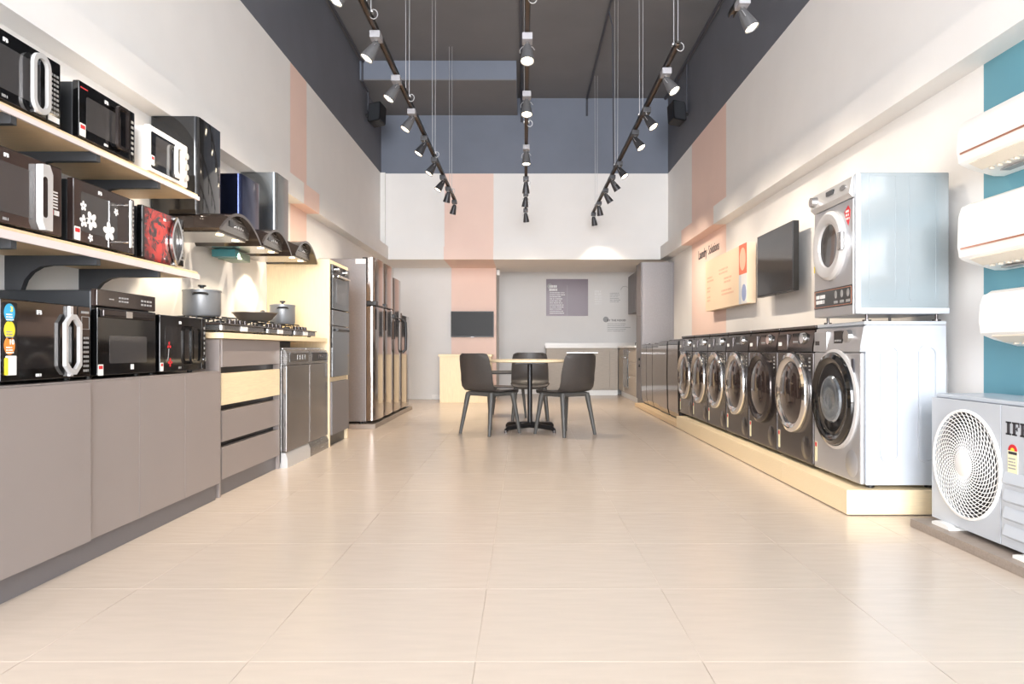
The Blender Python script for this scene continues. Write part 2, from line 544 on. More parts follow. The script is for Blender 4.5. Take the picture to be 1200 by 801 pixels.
# top shelf
t, dr, cp, w, h, xd = microwave('microwave_oven', 'black microwave with chrome oval loop handle on the upper shelf', 2.40, 2.905, 2.037, ZS1, cpw=.085)
hx = .10
handle_ring(rrect(hx, h * .5, .05, .118, .05, 6), rrect(hx, h * .5, .032, .098, .032, 6), -.03, 'silver', dr)
B().box(hx - .002, hx + .002, -.02, -.001, h * .5 - .09, h * .5 + .09).obj('handle_rib', 'chrome', dr)
keypad(cp, xd + .02, w / 2 - .012, .05, h - .05, 3, 9, 'mark_grey'); B().box(xd + .008, w / 2 - .01, 0, .001, .022, .045).obj('brand_plate', 'mark_white', cp)
logo(dr, -.06, h - .035); marks(B(), -.06 - .018, .03 + .006, .036, 1, .013, -.0004, .8, 51).obj('model_lettering', 'mark_grey', dr)

t, dr, cp, w, h, xd = microwave('microwave_oven', 'black microwave with black rounded loop handle on the upper shelf', 3.022, 3.458, 2.022, ZS1, cpw=.05)
hx = .072
handle_ring(rrect(hx, h * .52, .048, .1, .024), rrect(hx, h * .52, .036, .087, .018), -.03, 'graphite_dark', dr)
keypad(cp, xd + .012, w / 2 - .01, .04, h - .04, 1, 7, 'mark_grey'); logo(dr, -.02, h - .032, .022)
sticker(dr, -w / 2 + .004, -w / 2 + .045, .02, .075); marks(B(), -.02 - .018, .03 + .006, .036, 1, .013, -.0004, .8, 51).obj('model_lettering', 'mark_white', dr)
B().box(-w / 2 + .01, -w / 2 + .06, -.001, 0, h - .03, h - .025).obj('red_mark', 'sticker_red', dr)

t, dr, cp, w, h, xd = microwave('microwave_oven', 'white microwave with black door glass and white handle on shelf', 3.59, 3.997, 2.013, ZS1, cpw=.06, body='white_plastic',
                                front='white_plastic', win=None, panel='white_plastic')
gl = B().prism(rrect(-.04, h / 2, w / 2 - .055, h / 2 - .03, .01), 'y', -.002, .004).obj('door_glass', 'black_gloss', dr)
B().prism(rrect(-.06, h / 2 + .01, .085, .07, .01), 'y', -.003, 0).obj('window', 'smoke_glass', dr)
hx = .065
handle_ring(rrect(hx, h * .5, .045, .09, .03), rrect(hx, h * .5, .029, .072, .02), -.03, 'white_plastic', dr)
for kz in (.065, .125, .185):
    B().cyl((xd + .032, -.012, kz), (xd + .032, .002, kz), .018, n=18).obj('knob', 'silver', cp)
logo(dr, -.02, h - .05); sticker(dr, -w / 2 + .012, -w / 2 + .045, .045, .095, -.002)

# lower shelf
t, dr, cp, w, h, xd = microwave('microwave_oven', 'brown microwave with wide silver grip handle and pale keypad on shelf', 2.38, 2.913, 1.612, ZS2, cpw=.1, front='brown_gloss',
                                panel='brown_gloss', win='smoke_glass')
hx = xd - .028
B().prism([(hx - .03, .05), (hx - .012, .02), (hx + .028, .02), (hx + .03, h - .05), (hx + .012, h - .015), (hx - .03, h - .02)], 'y', -.028, -.001).obj('handle', 'silver', dr)
B().prism(rrect(hx - .016, h * .5, .013, .08, .012), 'y', -.0285, -.02).obj('handle_recess', 'graphite_dark', dr)
keypad(cp, xd + .012, w / 2 - .018, .12, h - .1, 1, 6, 'mark_white')
B().box(xd + .012, xd + .045, -.0005, .001, .095, .115).obj('stop_key', 'sticker_red', cp); B().box(xd + .05, xd + .08, -.0005, .001, .095, .115).obj('start_key', 'mark_white', cp)
logo(dr, -.05, h - .03); marks(B(), -.05 - .018, .03 + .006, .036, 1, .013, -.0004, .8, 51).obj('model_lettering', 'mark_grey', dr)

t, dr, cp, w, h, xd = microwave('microwave_oven', 'brown microwave with white blossom print and chrome bar handle', 2.986, 3.455, 1.597, ZS2, cpw=.05, front='brown_gloss', win=None, panel='brown_gloss')
B().prism(rrect(-.05, h * .52, .135, .085, .01), 'y', -.0012, .004).obj('window', 'smoke_glass', dr)


def flower(par, x, z, r, m='mark_white', y=-.0013, k=5, rot=0.0):
    b = B()
    for i in range(k):
        a = R(rot + 90 + 360 / k * i)
        c = (x + math.cos(a) * r * .58, z + math.sin(a) * r * .58)
        ca, sa = math.cos(a), math.sin(a)
        b.prism([(c[0] + ca * u - sa * v, c[1] + sa * u + ca * v) for u, v in ellipse(0, 0, r * .44, r * .32, 12)], 'y', y - .0006, y)
    b.obj('flower_print', m, par)


for fx, fz, fr in ((-.17, .17, .022), (-.168, .105, .028), (-.115, .115, .042), (-.12, .04, .018), (.018, .09, .045), (.075, .19, .018)):
    flower(dr, fx, fz, fr, rot=fx * 400)
B().tube([(.107, -.05, .03), (.107, -.05, h - .03)], .009, 12).obj('handle_bar', 'chrome', dr)
for hz in (.055, h - .05):
    B().tube([(.107, -.05, hz), (.107, 0, hz)], .006, 10).obj('handle_post', 'chrome', dr)
keypad(cp, xd + .012, w / 2 - .008, .04, h - .03, 2, 10, 'mark_grey'); logo(dr, -.05, h - .03, .022)
sticker(dr, -w / 2 + .004, -w / 2 + .045, .018, .075)

t, dr, cp, w, h, xd = microwave('microwave_oven', 'black microwave with red flower picture and lens shaped chrome handle', 3.523, 3.956, 1.592, ZS2, cpw=.045, front='black_gloss', win=None)
B().prism(rrect(-.03, h * .5, .165, h * .5 - .006, .01), 'y', -.001, .004).obj('door_picture', 'red_picture', dr)
hx = .105
handle_ring(lens(hx, h * .5, .062, .132), lens(hx, h * .5, .048, .11), -.02, 'chrome', dr)
B().prism(lens(hx, h * .5, .047, .108), 'y', -.004, -.0012).obj('handle_inset', 'smoke_glass', dr)
keypad(cp, xd + .008, w / 2 - .006, .04, h - .05, 2, 9, 'mark_grey'); logo(dr, .0, h - .04); text('IFB', dr, 0, -.0012, .03, .012, 'mark_white', 'logo')

# on the counter
t, dr, cp, w, h, xd = microwave('microwave_oven', 'large black microwave with hexagonal silver handle and balloon leaflet on counter', 2.42, 2.925, 1.046, ZCT, X=-1.79, d=.42, cpw=.085, win='dark_glass')
hx = .108
B().box(hx - .011, hx + .011, -.014, -.001, h * .5 + .09, h - .006, .002).obj('handle_strap', 'silver', dr)
B().box(hx - .011, hx + .011, -.014, -.001, .02, h * .5 - .1, .002).obj('handle_strap', 'silver', dr)
handle_ring(hexpts(hx, h * .48, .05, .118, .035), hexpts(hx, h * .48, .036, .098, .028), -.024, 'silver', dr)
keypad(cp, xd + .035, w / 2 - .012, .03, h - .12, 3, 8, 'mark_grey'); B().box(xd + .022, w / 2 - .014, -.0005, .001, h - .03, h - .02).obj('display_label', 'mark_grey', cp)
B().ring(rrect(xd + .05, h - .068, .026, .026, .002, 1), rrect(xd + .05, h - .068, .024, .024, .002, 1), 'y', -.0005, .001).obj('display_frame', 'mark_grey', cp)
logo(dr, -.06, h - .04, .022); marks(B(), -.06 - .018, .03 + .006, .036, 1, .013, -.0004, .8, 51).obj('model_lettering', 'mark_white', dr)
lf = B().prism(rrect(-w / 2 + .043, h * .56, .034, h * .40, .006), 'y', -.002, 0).obj('leaflet', 'black_plastic', dr)
lx = -w / 2 + .043
for cz, m, s_ in ((h * .84, 'sticker_blue', '3'), (h * .64, 'sticker_yellow', ''), (h * .46, 'sticker_orange', '10')):
    B().prism(ellipse(lx - .003, cz, .026, .032, 24), 'y', -.0028, -.002).obj('balloon_print', m, lf)
    if s_:
        text(s_, lf, lx + .006, -.003, cz + .012, .026, 'sticker_yellow' if s_ == '3' else 'mark_white', bold=.0006)
    marks(B(), lx - .02, cz - .004, .035, 3, .009, -.0028, seed=3).obj('balloon_lettering', 'mark_white' if s_ else 'mark_grey', lf)
B().prism(rrect(lx + .004, h * .23, .026, .034, .003), 'y', -.0028, -.002).obj('oven_picture', 'sticker_white', lf)
B().prism(rrect(lx - .02, h * .22, .009, .03, .004), 'y', -.0034, -.0028).obj('yellow_print', 'sticker_yellow', lf)

# the taller convection oven on the counter
t = thing('countertop_oven', 'black convection oven with control strip above its glass door on counter', 'oven', (-1.79, 3.206, ZCT), LEFT)
w, h = .471, .380
B().box(-w / 2 + .004, w / 2 - .004, .03, .44, .012, h - .004, .008).obj('body', 'mw_side', t)
for fx in (-1, 1):
    for fy in (.07, .38):
        B().cyl((fx * (w / 2 - .05), fy, 0), (fx * (w / 2 - .05), fy, .014), .014, n=10).obj('foot', 'black_plastic', t)
cp = B().box(-w / 2, w / 2, .001, .0295, h - .072, h, .005).obj('control_panel', 'brown_gloss', t)
keypad(cp, -.08, .0, h - .05, h - .02, 4, 2, 'mark_grey'); keypad(cp, .1, .2, h - .055, h - .02, 4, 2, 'mark_grey')
B().box(-.15, -.115, 0, .001, h - .04, h - .035).obj('logo_mark', 'mark_grey', cp)
dr = B().box(-w / 2, w / 2, 0, .0295, .014, h - .076, .005).obj('door', 'black_gloss', t)
B().prism(rrect(0, .125, .15, .06, .008), 'y', -.0012, .004).obj('window', 'smoke_glass', dr)
B().box(-w / 2 + .01, w / 2 - .05, -.022, -.001, h - .118, h - .084, .006).obj('handle', 'graphite_dark', dr)
B().box(-.06, -.01, -.0228, -.0215, h - .115, h - .087).obj('handle_plate', 'chrome', dr)
B().box(.015, .04, -.001, 0, .035, .058).obj('logo_mark', 'mark_white', dr); sticker(dr, -w / 2 + .003, -w / 2 + .04, .015, .062)

t, dr, cp, w, h, xd = microwave('microwave_oven', 'small all black microwave with red flower sprig on its door', 3.48, 3.985, 1.043, ZCT, X=-1.79, d=.36, cpw=.05, win='dark_glass')
hx = .075
handle_ring(rrect(hx, h * .5, .06, .1, .03), rrect(hx, h * .5, .046, .086, .022), -.03, 'black_gloss', dr)
flower(dr, -.165, .145, .02, 'sticker_red', k=3); flower(dr, -.155, .06, .022, 'sticker_red', k=4)
B().tube([(-.168, -.001, .13), (-.172, -.001, .1), (-.18, -.001, .07)], .0018, 5).obj('flower_stem', 'mark_grey', dr)
keypad(cp, xd + .018, w / 2 - .012, .09, h - .04, 1, 6, 'mark_grey'); B().cyl((xd + .026, -.008, .07), (xd + .026, .002, .07), .014, n=16).obj('knob', 'chrome', cp)
logo(dr, -.05, h - .035); marks(B(), -.05 - .018, .03 + .006, .036, 1, .013, -.0004, .8, 51).obj('model_lettering', 'mark_grey', dr); sticker(dr, -w / 2 + .003, -w / 2 + .032, .018, .06)

# ------------------------------------------------------------------ shelves with brackets
for zt, nm, zb in ((ZS1, 'upper', 1.73), (ZS2, 'lower', 1.272)):
    t = thing('wall_shelf', 'pale wooden %s wall shelf carrying microwaves on dark brackets' % nm, 'shelf', (XL, 3.05, zb))
    w0, w1 = 2.0 - 3.05, 4.10 - 3.05
    B().box(0, .40, w0, w1, .012, zt - zb, .002).obj('board', 'shelf_wood', t)
    for a0, a1 in ((w0, 3.69 - 3.05), (3.693 - 3.05, w1)):
        B().box(.40, .412, a0, a1, 0, zt - zb - .014, .002).obj('edge_strip', 'shelf_lip', t)
    for yb in (2.08, 2.6, 3.12, 3.64):
        y = yb - 3.05
        b = B()
        poly = [(0.0, .012), (.405, .012), (.405, -.03), (.20, -.03)] + [(.20 - .13 * math.sin(R(a)), -.03 - .13 * (1 - math.cos(R(a)))) for a in (20, 40, 60, 80, 90)] + [(.07, -.36 if nm == 'lower' else -.25), (0.0, -.36 if nm == 'lower' else -.25)]
        b.prism([(u, v) for u, v in poly], 'y', y, y + .03)
        br = b.obj('bracket', 'bracket', t)

# ------------------------------------------------------------------ grey base cabinets under the microwaves
edges = [2.05, 2.860, 3.240, 3.676, 4.104]
cab_lab = ['grey laminate base cabinet with door standing proud under large microwave',
           'grey laminate base cabinet with narrow door under the convection oven', 'grey laminate base cabinet under the small black microwave',
           'grey laminate end cabinet of microwave counter beside the drawers']
for k in range(4):
    y0, y1 = edges[k], edges[k + 1]
    t = thing('base_cabinet', cab_lab[k], 'cabinet', (-1.785, (y0 + y1) / 2, 0), LEFT, 'grey base cabinets along the left wall')
    w = y1 - y0; proud = .012 if k < 1 else 0
    B().box(-w / 2, w / 2, 0, .50, .10, .738).obj('carcass', 'laminate', t)
    B().box(-w / 2, w / 2, .005, .02, 0, .10).obj('toe_kick', 'laminate_dark', t)
    B().box(-w / 2 + .0015, w / 2 - .0015, -.025 - proud, 0, .098, .739, .002).obj('door', 'laminate', t)
B_ = B().box(XL, -1.76, 2.05, 4.104, .7395, ZCT, .001).obj('counter_top', 'laminate'); tag(B_, 'grey laminate counter top under the lower row of microwaves', 'countertop')

# ------------------------------------------------------------------ drawer cabinet, worktop, dishwashers
t = thing('drawer_cabinet', 'grey drawer cabinet with one pale wooden drawer front under the gas hobs', 'cabinet', (-1.80, 4.665, 0), LEFT)
w = 1.02
B().box(-w / 2, w / 2, .03, .48, .10, .93).obj('carcass', 'black_plastic', t)
B().box(-w / 2 - .002, -w / 2 + .018, -.012, .482, 0, .93).obj('side_panel', 'laminate', t)
B().box(w / 2 - .018, w / 2 + .002, -.012, .482, 0, .93).obj('side_panel', 'laminate', t)
B().box(-w / 2 + .018, w / 2 - .018, .012, .03, 0, .10).obj('toe_kick', 'laminate_dark', t)
for z0, z1, m in ((.766, .932, 'laminate'), (.541, .728, 'pale_wood_h'), (.325, .506, 'laminate'), (.103, .291, 'laminate')):
    B().box(-w / 2 + .02, w / 2 - .02, -.02, .028, z0, z1, .002).obj('drawer_front', m, t)
t = thing('worktop', 'pale wooden worktop carrying the three gas hobs', 'worktop', (-1.75, 5.2, 0), LEFT)
B().box(-1.08, 1.08, 0, .54, .935, .97, .002).obj('board', 'pale_wood_h', t)
B().box(-.02, .55, .15, .17, .885, .935).obj('filler_panel', 'bracket', t)


def dishwasher(label, Y0, Y1, silver):
    w = Y1 - Y0 - .006
    t = thing('dishwasher', label, 'dishwasher', (-1.743, (Y0 + Y1) / 2, 0), LEFT, 'dishwashers under the worktop')
    B().box(-w / 2, w / 2, .04, .53, .03, .865, .004).obj('body', 'steel', t)
    B().box(-w / 2, w / 2, .03, .53, .865, .885, .006).obj('lid', 'bright_steel', t)
    cpn = B().prism([(.04, .875), (.01, .862), (-.003, .83), (0, .755), (.04, .755)], 'x', -w / 2, w / 2).obj('control_panel', 'steel', t)
    B().box(-w / 2 + .06, w / 2 - .04, -.004, .003, .775, .845, .003).obj('display', 'dark_glass' if silver else 'black_plastic', cpn)
    for k in range(4):
        B().box(-.05 + k * .06, -.02 + k * .06, -.008, -.003, .79, .83, .003).obj('button', 'steel' if silver else 'graphite', cpn)
    B().box(-w / 2, w / 2, 0, .04, .115, .752, .006).obj('door', 'steel_v', t)
    B().prism([(-.006, 0), (-.006, .07), (.01, .11), (.06, .11), (.06, 0)], 'x', -w / 2, w / 2).obj('kick_plate', 'silver' if silver else 'steel', t)


dishwasher('stainless dishwasher with dark display beside the drawer cabinet', 5.195, 5.755, True)
dishwasher('grey dishwasher with black button strip beside the tall oven cabinet', 5.757, 6.285, False)


# gas hobs
def hob(label, Y0, Y1):
    w = Y1 - Y0
    t = thing('gas_hob', label, 'hob', (-1.77, (Y0 + Y1) / 2, .97), LEFT, 'gas hobs on the worktop')
    B().box(-w / 2 + .015, w / 2 - .015, .01, .46, .012, .046, .004).obj('body', 'steel', t)
    for fx in (-1, 1):
        for fy in (.05, .42):
            B().cyl((fx * (w / 2 - .06), fy, 0), (fx * (w / 2 - .06), fy, .014), .015, n=10).obj('foot', 'black_plastic', t)
    B().box(-w / 2, w / 2, 0, .47, .046, .056, .003).obj('glass_top', 'hob_glass', t)
    B().box(-.05, .05, .004, .0105, .014, .044).obj('name_plate', 'mark_white', t)
    B().box(-w / 2 + .03, -w / 2 + .06, .004, .0105, .014, .044).obj('corner_plate', 'bright_steel', t)
    for bx, by, r in ((-.17, .27, .05), (.17, .27, .05), (0, .16, .035)):
        if w < .6:
            bx *= .85
        bn = B().lathe([(0, 0), (r, 0), (r, .012), (r * .75, .014), (r * .75, .024), (r * .4, .028), (0, .028)], 24, Matrix.Translation((bx, by, .056))).obj('burner', 'cast_iron', t)
        g = B()
        for k in range(4):
            a = R(45 + 90 * k)
            c, s_ = math.cos(a), math.sin(a)
            g.tube([(bx + c * .105, by + s_ * .105, .056), (bx + c * .105, by + s_ * .105, .098), (bx + c * .03, by + s_ * .03, .102)], .005, 6)
        g.tube([(bx + .105 * math.cos(a), by + .105 * math.sin(a), .064) for a in [R(15 * i) for i in range(24)]], .004, 6, True)
        g.obj('pan_support', 'cast_iron', t)
    for k in range(4):
        kx = -.12 + .08 * k
        B().cyl((kx, .05, .056), (kx, .05, .084), .017, .014, 16).obj('knob', 'graphite_dark', t)
    return t


hob('wide gas hob under the lidded stock pot on worktop', 4.13, 4.86)
hob('gas hob under the open frying pan on worktop', 4.88, 5.44)
hob('gas hob under the small saucepan beside the wood panel', 5.46, 6.05)


def pot(label, X, Y, z, r, h):
    t = thing('cooking_pot', label, 'pot', (X, Y, z), 0)
    B().lathe([(0, 0), (r * .93, 0), (r, .012), (r, h), (r * 1.04, h), (r * 1.04, h + .003), (r * .96, h + .003), (r * .95, .01), (0, .01)], 40).obj('pot_body', 'pot', t)
    ld = B().lathe([(r * 1.02, h + .003), (r * 1.02, h + .008), (r * .7, h + .016), (0, h + .02)], 40).obj('lid', 'pot', t)
    B().lathe([(0, h + .018), (r * .1, h + .018), (r * .1, h + .028), (r * .22, h + .032), (r * .22, h + .042), (0, h + .044)], 20).obj('lid_knob', 'black_plastic', ld)
    for a in (-70, 110):
        c, s_ = math.cos(R(a)), math.sin(R(a)); px, py = -s_, c
        pts = [(c * r * .97 + px * .04, s_ * r * .97 + py * .04, h * .86), (c * (r + .03) + px * .032, s_ * (r + .03) + py * .032, h * .88),
               (c * (r + .036), s_ * (r + .036), h * .885), (c * (r + .03) - px * .032, s_ * (r + .03) - py * .032, h * .88), (c * r * .97 - px * .04, s_ * r * .97 - py * .04, h * .86)]
        B().tube(pts, .007, 8).obj('handle', 'black_plastic', t)


pot('tall grey lidded stock pot on the wide gas hob', -2.03, 4.46, 1.0785, .112, .155)
pot('small grey lidded saucepan on the hob beside wood panel', -2.0, 5.86, 1.0785, .10, .15)
t = thing('frying_pan', 'shallow brown grey frying pan on the middle gas hob', 'pan', (-2.0, 5.26, 1.0785))
B().lathe([(0, 0), (.09, 0), (.115, .01), (.155, .058), (.163, .06), (.163, .064), (.153, .064), (.112, .016), (.09, .008), (0, .008)], 40).obj('pan_body', 'pan', t)
B().tube([(-.03, .155, .055), (-.05, .26, .085), (-.06, .33, .09)], [.009, .011, .012], 8).obj('handle', 'black_plastic', t)


# ------------------------------------------------------------------ cooker hoods
def hood(label, Yc, w, ztop, duct, zbase, glass, bodym, dw=.34, Hh=.14):
    t = thing('cooker_hood', label, 'cooker hood', (-1.79, Yc, zbase), LEFT, 'curved glass cooker hoods over the hobs')
    az = lambda x: Hh * (1 - (2 * x / w) ** 2)
    P = [[Vector((-w / 2 + w * i / 20, y, az(-w / 2 + w * i / 20))) for y in (0, .15, .3, .44)] for i in range(21)]
    B().grid(P, .018).obj('glass_canopy', glass, t)
    bw = w * .32
    top = [(-bw + 2 * bw * i / 14, az(-bw + 2 * bw * i / 14) - .020) for i in range(15)]
    B().prism([(-bw, .004)] + top + [(bw, .004)], 'y', .06, .498).obj('hood_body', bodym, t)
    cpn = B().prism([(-bw, .008)] + [(x, z - .004) for x, z in top] + [(bw, .008)], 'y', .04, .0595).obj('control_panel', 'steel', t)
    B().box(-.10, -.04, .036, .041, .05, .085).obj('display', 'black_gloss', cpn)
    for k in range(4):
        B().cyl((.0 + .035 * k, .034, .06), (.0 + .035 * k, .041, .06), .009, n=14).obj('button', 'chrome', cpn)
    B().box(-bw, bw, .06, .46, -.006, .004, .002).obj('filter', 'bright_steel', t)
    for lx in (-bw * .55, bw * .55):
        B().cyl((lx, .09, -.010), (lx, .09, -.005), .022, n=16).obj('lamp', 'hood_glow', t)
    H = ztop - zbase - .003
    B().prism(rrect(0, .349, dw / 2, .149, .028, 4), 'z', Hh - .03, H).obj('duct_cover', duct, t)
    l = bpy.data.lights.new('hood_lamp', 'SPOT'); l.energy = 14; l.color = (1, .84, .6); l.spot_size = R(95); l.spot_blend = .4; l.shadow_soft_size = .02
    lo = bpy.data.objects.new('hood_lamp', l); lo.location = (0, .25, -.02); lo.rotation_euler = (R(20), 0, 0); COL.objects.link(lo); lo.parent = t


hood('cooker hood with glossy black duct cover beside the upper shelf', 4.49, .67, ZB0, 'duct_black', 1.585, 'canopy_glass', 'bright_steel')
hood('cooker hood with dark blue metal duct cover between two others', 5.155, .60, 2.11, 'duct_blue', 1.60, 'canopy_glass', 'steel', .36)
hood('cooker hood with brushed steel duct cover beside the wood panel', 5.84, .60, ZB0, 'duct_steel', 1.62, 'canopy_glass', 'bright_steel', .31)
t = thing('filter_cartridge', 'teal and sage plastic cartridge hanging under the blue hood', 'filter', (-2.12, 5.12, 1.535), LEFT)
B().box(-.05, .03, -.05, .12, 0, .055, .006).obj('cartridge_cap', 'teal_plastic', t)
B().box(.03, .26, -.04, .11, -.008, .05, .006).obj('cartridge_body', 'sage_plastic', t)
B().box(-.04, .2, .02, .04, .05, .056).obj('hanger_strip', 'black_plastic', t)

# ------------------------------------------------------------------ tall oven cabinet
t = thing('tall_oven_cabinet', 'tall pale wooden cabinet housing a built-in microwave and oven', 'cabinet', (-1.734, 6.63, 0), LEFT)
w = .66
B().box(-w / 2, -w / 2 + .03, 0, .555, 0, 1.675, .001).obj('side_panel', 'pale_wood', t)
B().box(w / 2 - .03, w / 2, 0, .555, 0, 1.675, .001).obj('side_panel', 'pale_wood', t)
B().box(-w / 2 + .03, w / 2 - .03, .005, .555, 1.64, 1.675).obj('top_panel', 'pale_wood_h', t)
B().box(-w / 2 + .03, w / 2 - .03, .005, .55, .58, .62).obj('rail', 'pale_wood_h', t)
B().box(-w / 2 + .03, w / 2 - .03, .53, .55, .1, 1.64).obj('back_panel', 'laminate_dark', t)
B().box(-w / 2 + .03, w / 2 - .03, -.018, .02, .105, .578, .002).obj('drawer_front', 'laminate_dark', t)
B().box(-w / 2 + .03, w / 2 - .03, .03, .05, 0, .1).obj('toe_kick', 'black_plastic', t)
t = thing('built_in_microwave', 'built-in black microwave at the top of tall wooden cabinet', 'microwave', (-1.734, 6.63, 1.235), LEFT)
B().box(-.29, .29, .01, .42, 0, .40).obj('body', 'black_plastic', t)
d_ = B().box(-.295, .295, -.022, .009, 0, .33, .004).obj('door', 'black_gloss', t)
B().prism(rrect(.02, .16, .2, .11, .01), 'y', -.0235, -.02).obj('window', 'smoke_glass', d_)
B().tube([(-.2, -.05, .3), (.2, -.05, .3)], .009, 10).obj('handle', 'chrome', d_)
for hx in (-.19, .19):
    B().tube([(hx, -.05, .3), (hx, -.02, .3)], .007, 8).obj('handle_post', 'chrome', d_)
cpn = B().box(-.295, .295, -.022, .009, .332, .40, .004).obj('control_panel', 'black_gloss', t)
for hx in (-.15, .15):
    B().cyl((hx, -.045, .366), (hx, -.02, .366), .024, n=20).obj('knob', 'chrome', cpn)
t = thing('built_in_oven', 'built-in black glass oven in the middle of tall wooden cabinet', 'oven', (-1.734, 6.63, .622), LEFT)
B().box(-.29, .29, .01, .5, 0, .605).obj('body', 'black_plastic', t)
d_ = B().box(-.295, .295, -.022, .009, 0, .46, .004).obj('door', 'dark_glass', t)
B().box(-.2, .2, -.05, -.035, .415, .435, .004).obj('handle', 'black_plastic', d_)
for hx in (-.17, .17):
    B().box(hx - .01, hx + .01, -.036, -.02, .415, .435).obj('handle_post', 'black_plastic', d_)
cpn = B().box(-.295, .295, -.022, .009, .464, .605, .004).obj('control_panel', 'smoke_glass', t)
B().box(-.06, .06, -.023, -.021, .52, .56).obj('display', 'black_gloss', cpn)

# ------------------------------------------------------------------ fridges
tag(B().box(XL, -1.635, 7.765, 10.32, 0, .05, .004).obj('platform', 'base_wood'), 'low grey brown platform under the row of refrigerators', 'platform')


def fridge(label, Y0, Y1, zt, split, near):
    w = Y1 - Y0 - .008
    t = thing('refrigerator', label, 'refrigerator', (-1.65, (Y0 + Y1) / 2, .05), LEFT, 'refrigerators on the platform')
    H = zt - .05
    B().box(-w / 2 + .004, w / 2 - .004, .095, .62, .025, H - .012, .006).obj('body', 'fridge_side', t)
    for fx in (-1, 1):
        for fy in (.16, .55):
            B().cyl((fx * (w / 2 - .06), fy, 0), (fx * (w / 2 - .06), fy, .028), .02, n=10).obj('foot', 'black_plastic', t)
    B().box(-w / 2 + .02, w / 2 - .02, .10, .13, .005, .03).obj('base_grille', 'black_plastic', t)
    prof = lambda: [(-w / 2, .09), (-w / 2, .03)] + [(-w / 2 + .03 - .03 * math.cos(R(a)), .03 - .03 * math.sin(R(a))) for a in (25, 50, 75)] + [(-w / 2 + .05, -.003), (0, -.008), (w / 2 - .05, -.003)] + \
        [(w / 2 - .03 + .03 * math.cos(R(a)), .03 - .03 * math.sin(R(a))) for a in (75, 50, 25)] + [(w / 2, .03), (w / 2, .09)]
    if split:
        s_ = split - .05
        d1 = B().prism(prof(), 'z', .035, s_ - .006).obj('fridge_door', 'fridge_door', t)
        d2 = B().prism(prof(), 'z', s_ + .006, H).obj('freezer_door', 'fridge_door', t)
        B().box(-w / 2 - .003, -w / 2 + .12, -.016, .09, s_ + .004, s_ + .055, .006).obj('handle', 'black_plastic', d2)
        B().box(-w / 2 + .121, w / 2 - .02, -.012, .05, s_ + .008, s_ + .022, .003).obj('handle_trim', 'graphite_dark', d2)
        B().box(-w / 2 + .05, -w / 2 + .065, -.012, -.004, s_ - .26, s_ - .03, .004).obj('handle', 'graphite_dark', d1)
    else:
        d1 = B().prism(prof(), 'z', .035, H).obj('fridge_door', 'fridge_door', t)
        hp = [(-w / 2 + .06, -.005, H - .06), (-w / 2 + .06, -.05, H - .1), (-w / 2 + .06, -.055, H - .28), (-w / 2 + .06, -.05, H - .46), (-w / 2 + .06, -.005, H - .5)]
        B().tube(hp, .019, 10).obj('handle', 'black_plastic', d1)
        B().cyl((-w / 2 + .06, .03, H), (-w / 2 + .06, .03, H + .03), .03, n=16).obj('hinge_cap', 'graphite', t)
    if near:
        B().box(-w / 2 + .003, -w / 2 + .0045, .10, .21, H - .07, H - .015).obj('side_label', 'sticker_white', t)
    B().box(-w / 2 + .02, w / 2 - .02, .06, .14, H - .013, H + .004, .004).obj('hinge_cover', 'graphite', t)


fridge('tall steel refrigerator with white side label next to oven cabinet', 7.80, 8.343, 1.885, 1.352, True)
fridge('tall steel refrigerator second in row from the oven cabinet', 8.347, 8.914, 1.885, 1.355, False)
fridge('steel refrigerator a little lower, third from the oven cabinet', 8.918, 9.478, 1.775, 1.26, False)
fridge('short single door refrigerator with curved dark handle at row end', 9.482, 10.16, 1.33, None, False)

# ------------------------------------------------------------------ back left: desk, screen, sensor
t = thing('desk', 'pale wooden counter desk below the small wall screen', 'desk', (-.97, 11.6, 0))
B().box(-.44, .44, 0, .55, .755, .79, .002).obj('desk_top', 'pale_wood_h', t)
B().box(-.415, .40, .02, .04, 0, .755).obj('front_panel', 'pale_wood', t)
B().box(-.42, -.395, .041, .54, 0, .755).obj('side_panel', 'pale_wood', t)
B().box(.39, .42, .02, .54, 0, .755).obj('side_panel', 'pale_wood', t)


def tv(name, label, loc, rz, w, h, m, th=.04, off=.02):
    t = thing(name, label, 'television', loc, rz)
    B().box(-w / 2, w / 2, 0, th, -h / 2, h / 2, .004).obj('housing', 'black_plastic', t)
    B().box(-w / 2 + .01, w / 2 - .01, -.0012, .004, -h / 2 + .016, h / 2 - .01).obj('screen', m, t)
    B().box(-w / 5, w / 5, th, th + off, -h / 4, h / 4, .003).obj('wall_mount', 'bracket', t)
    B().box(-.03, .03, -.002, .01, -h / 2 - .006, -h / 2 + .004).obj('logo_lip', 'graphite', t)
    return t


tv('wall_screen', 'small dark wall television above the wooden desk', (-.905, YL - .07, 1.31), 0, .745, .45, 'screen_soft', .04, .03)
tag(B().box(PB1, PB1 + .06, 12.55, 12.63, 2.185, 2.285, .01).obj('wall_sensor', 'white_plastic'), 'small white wall sensor box beside the peach stripe under ceiling', 'sensor')

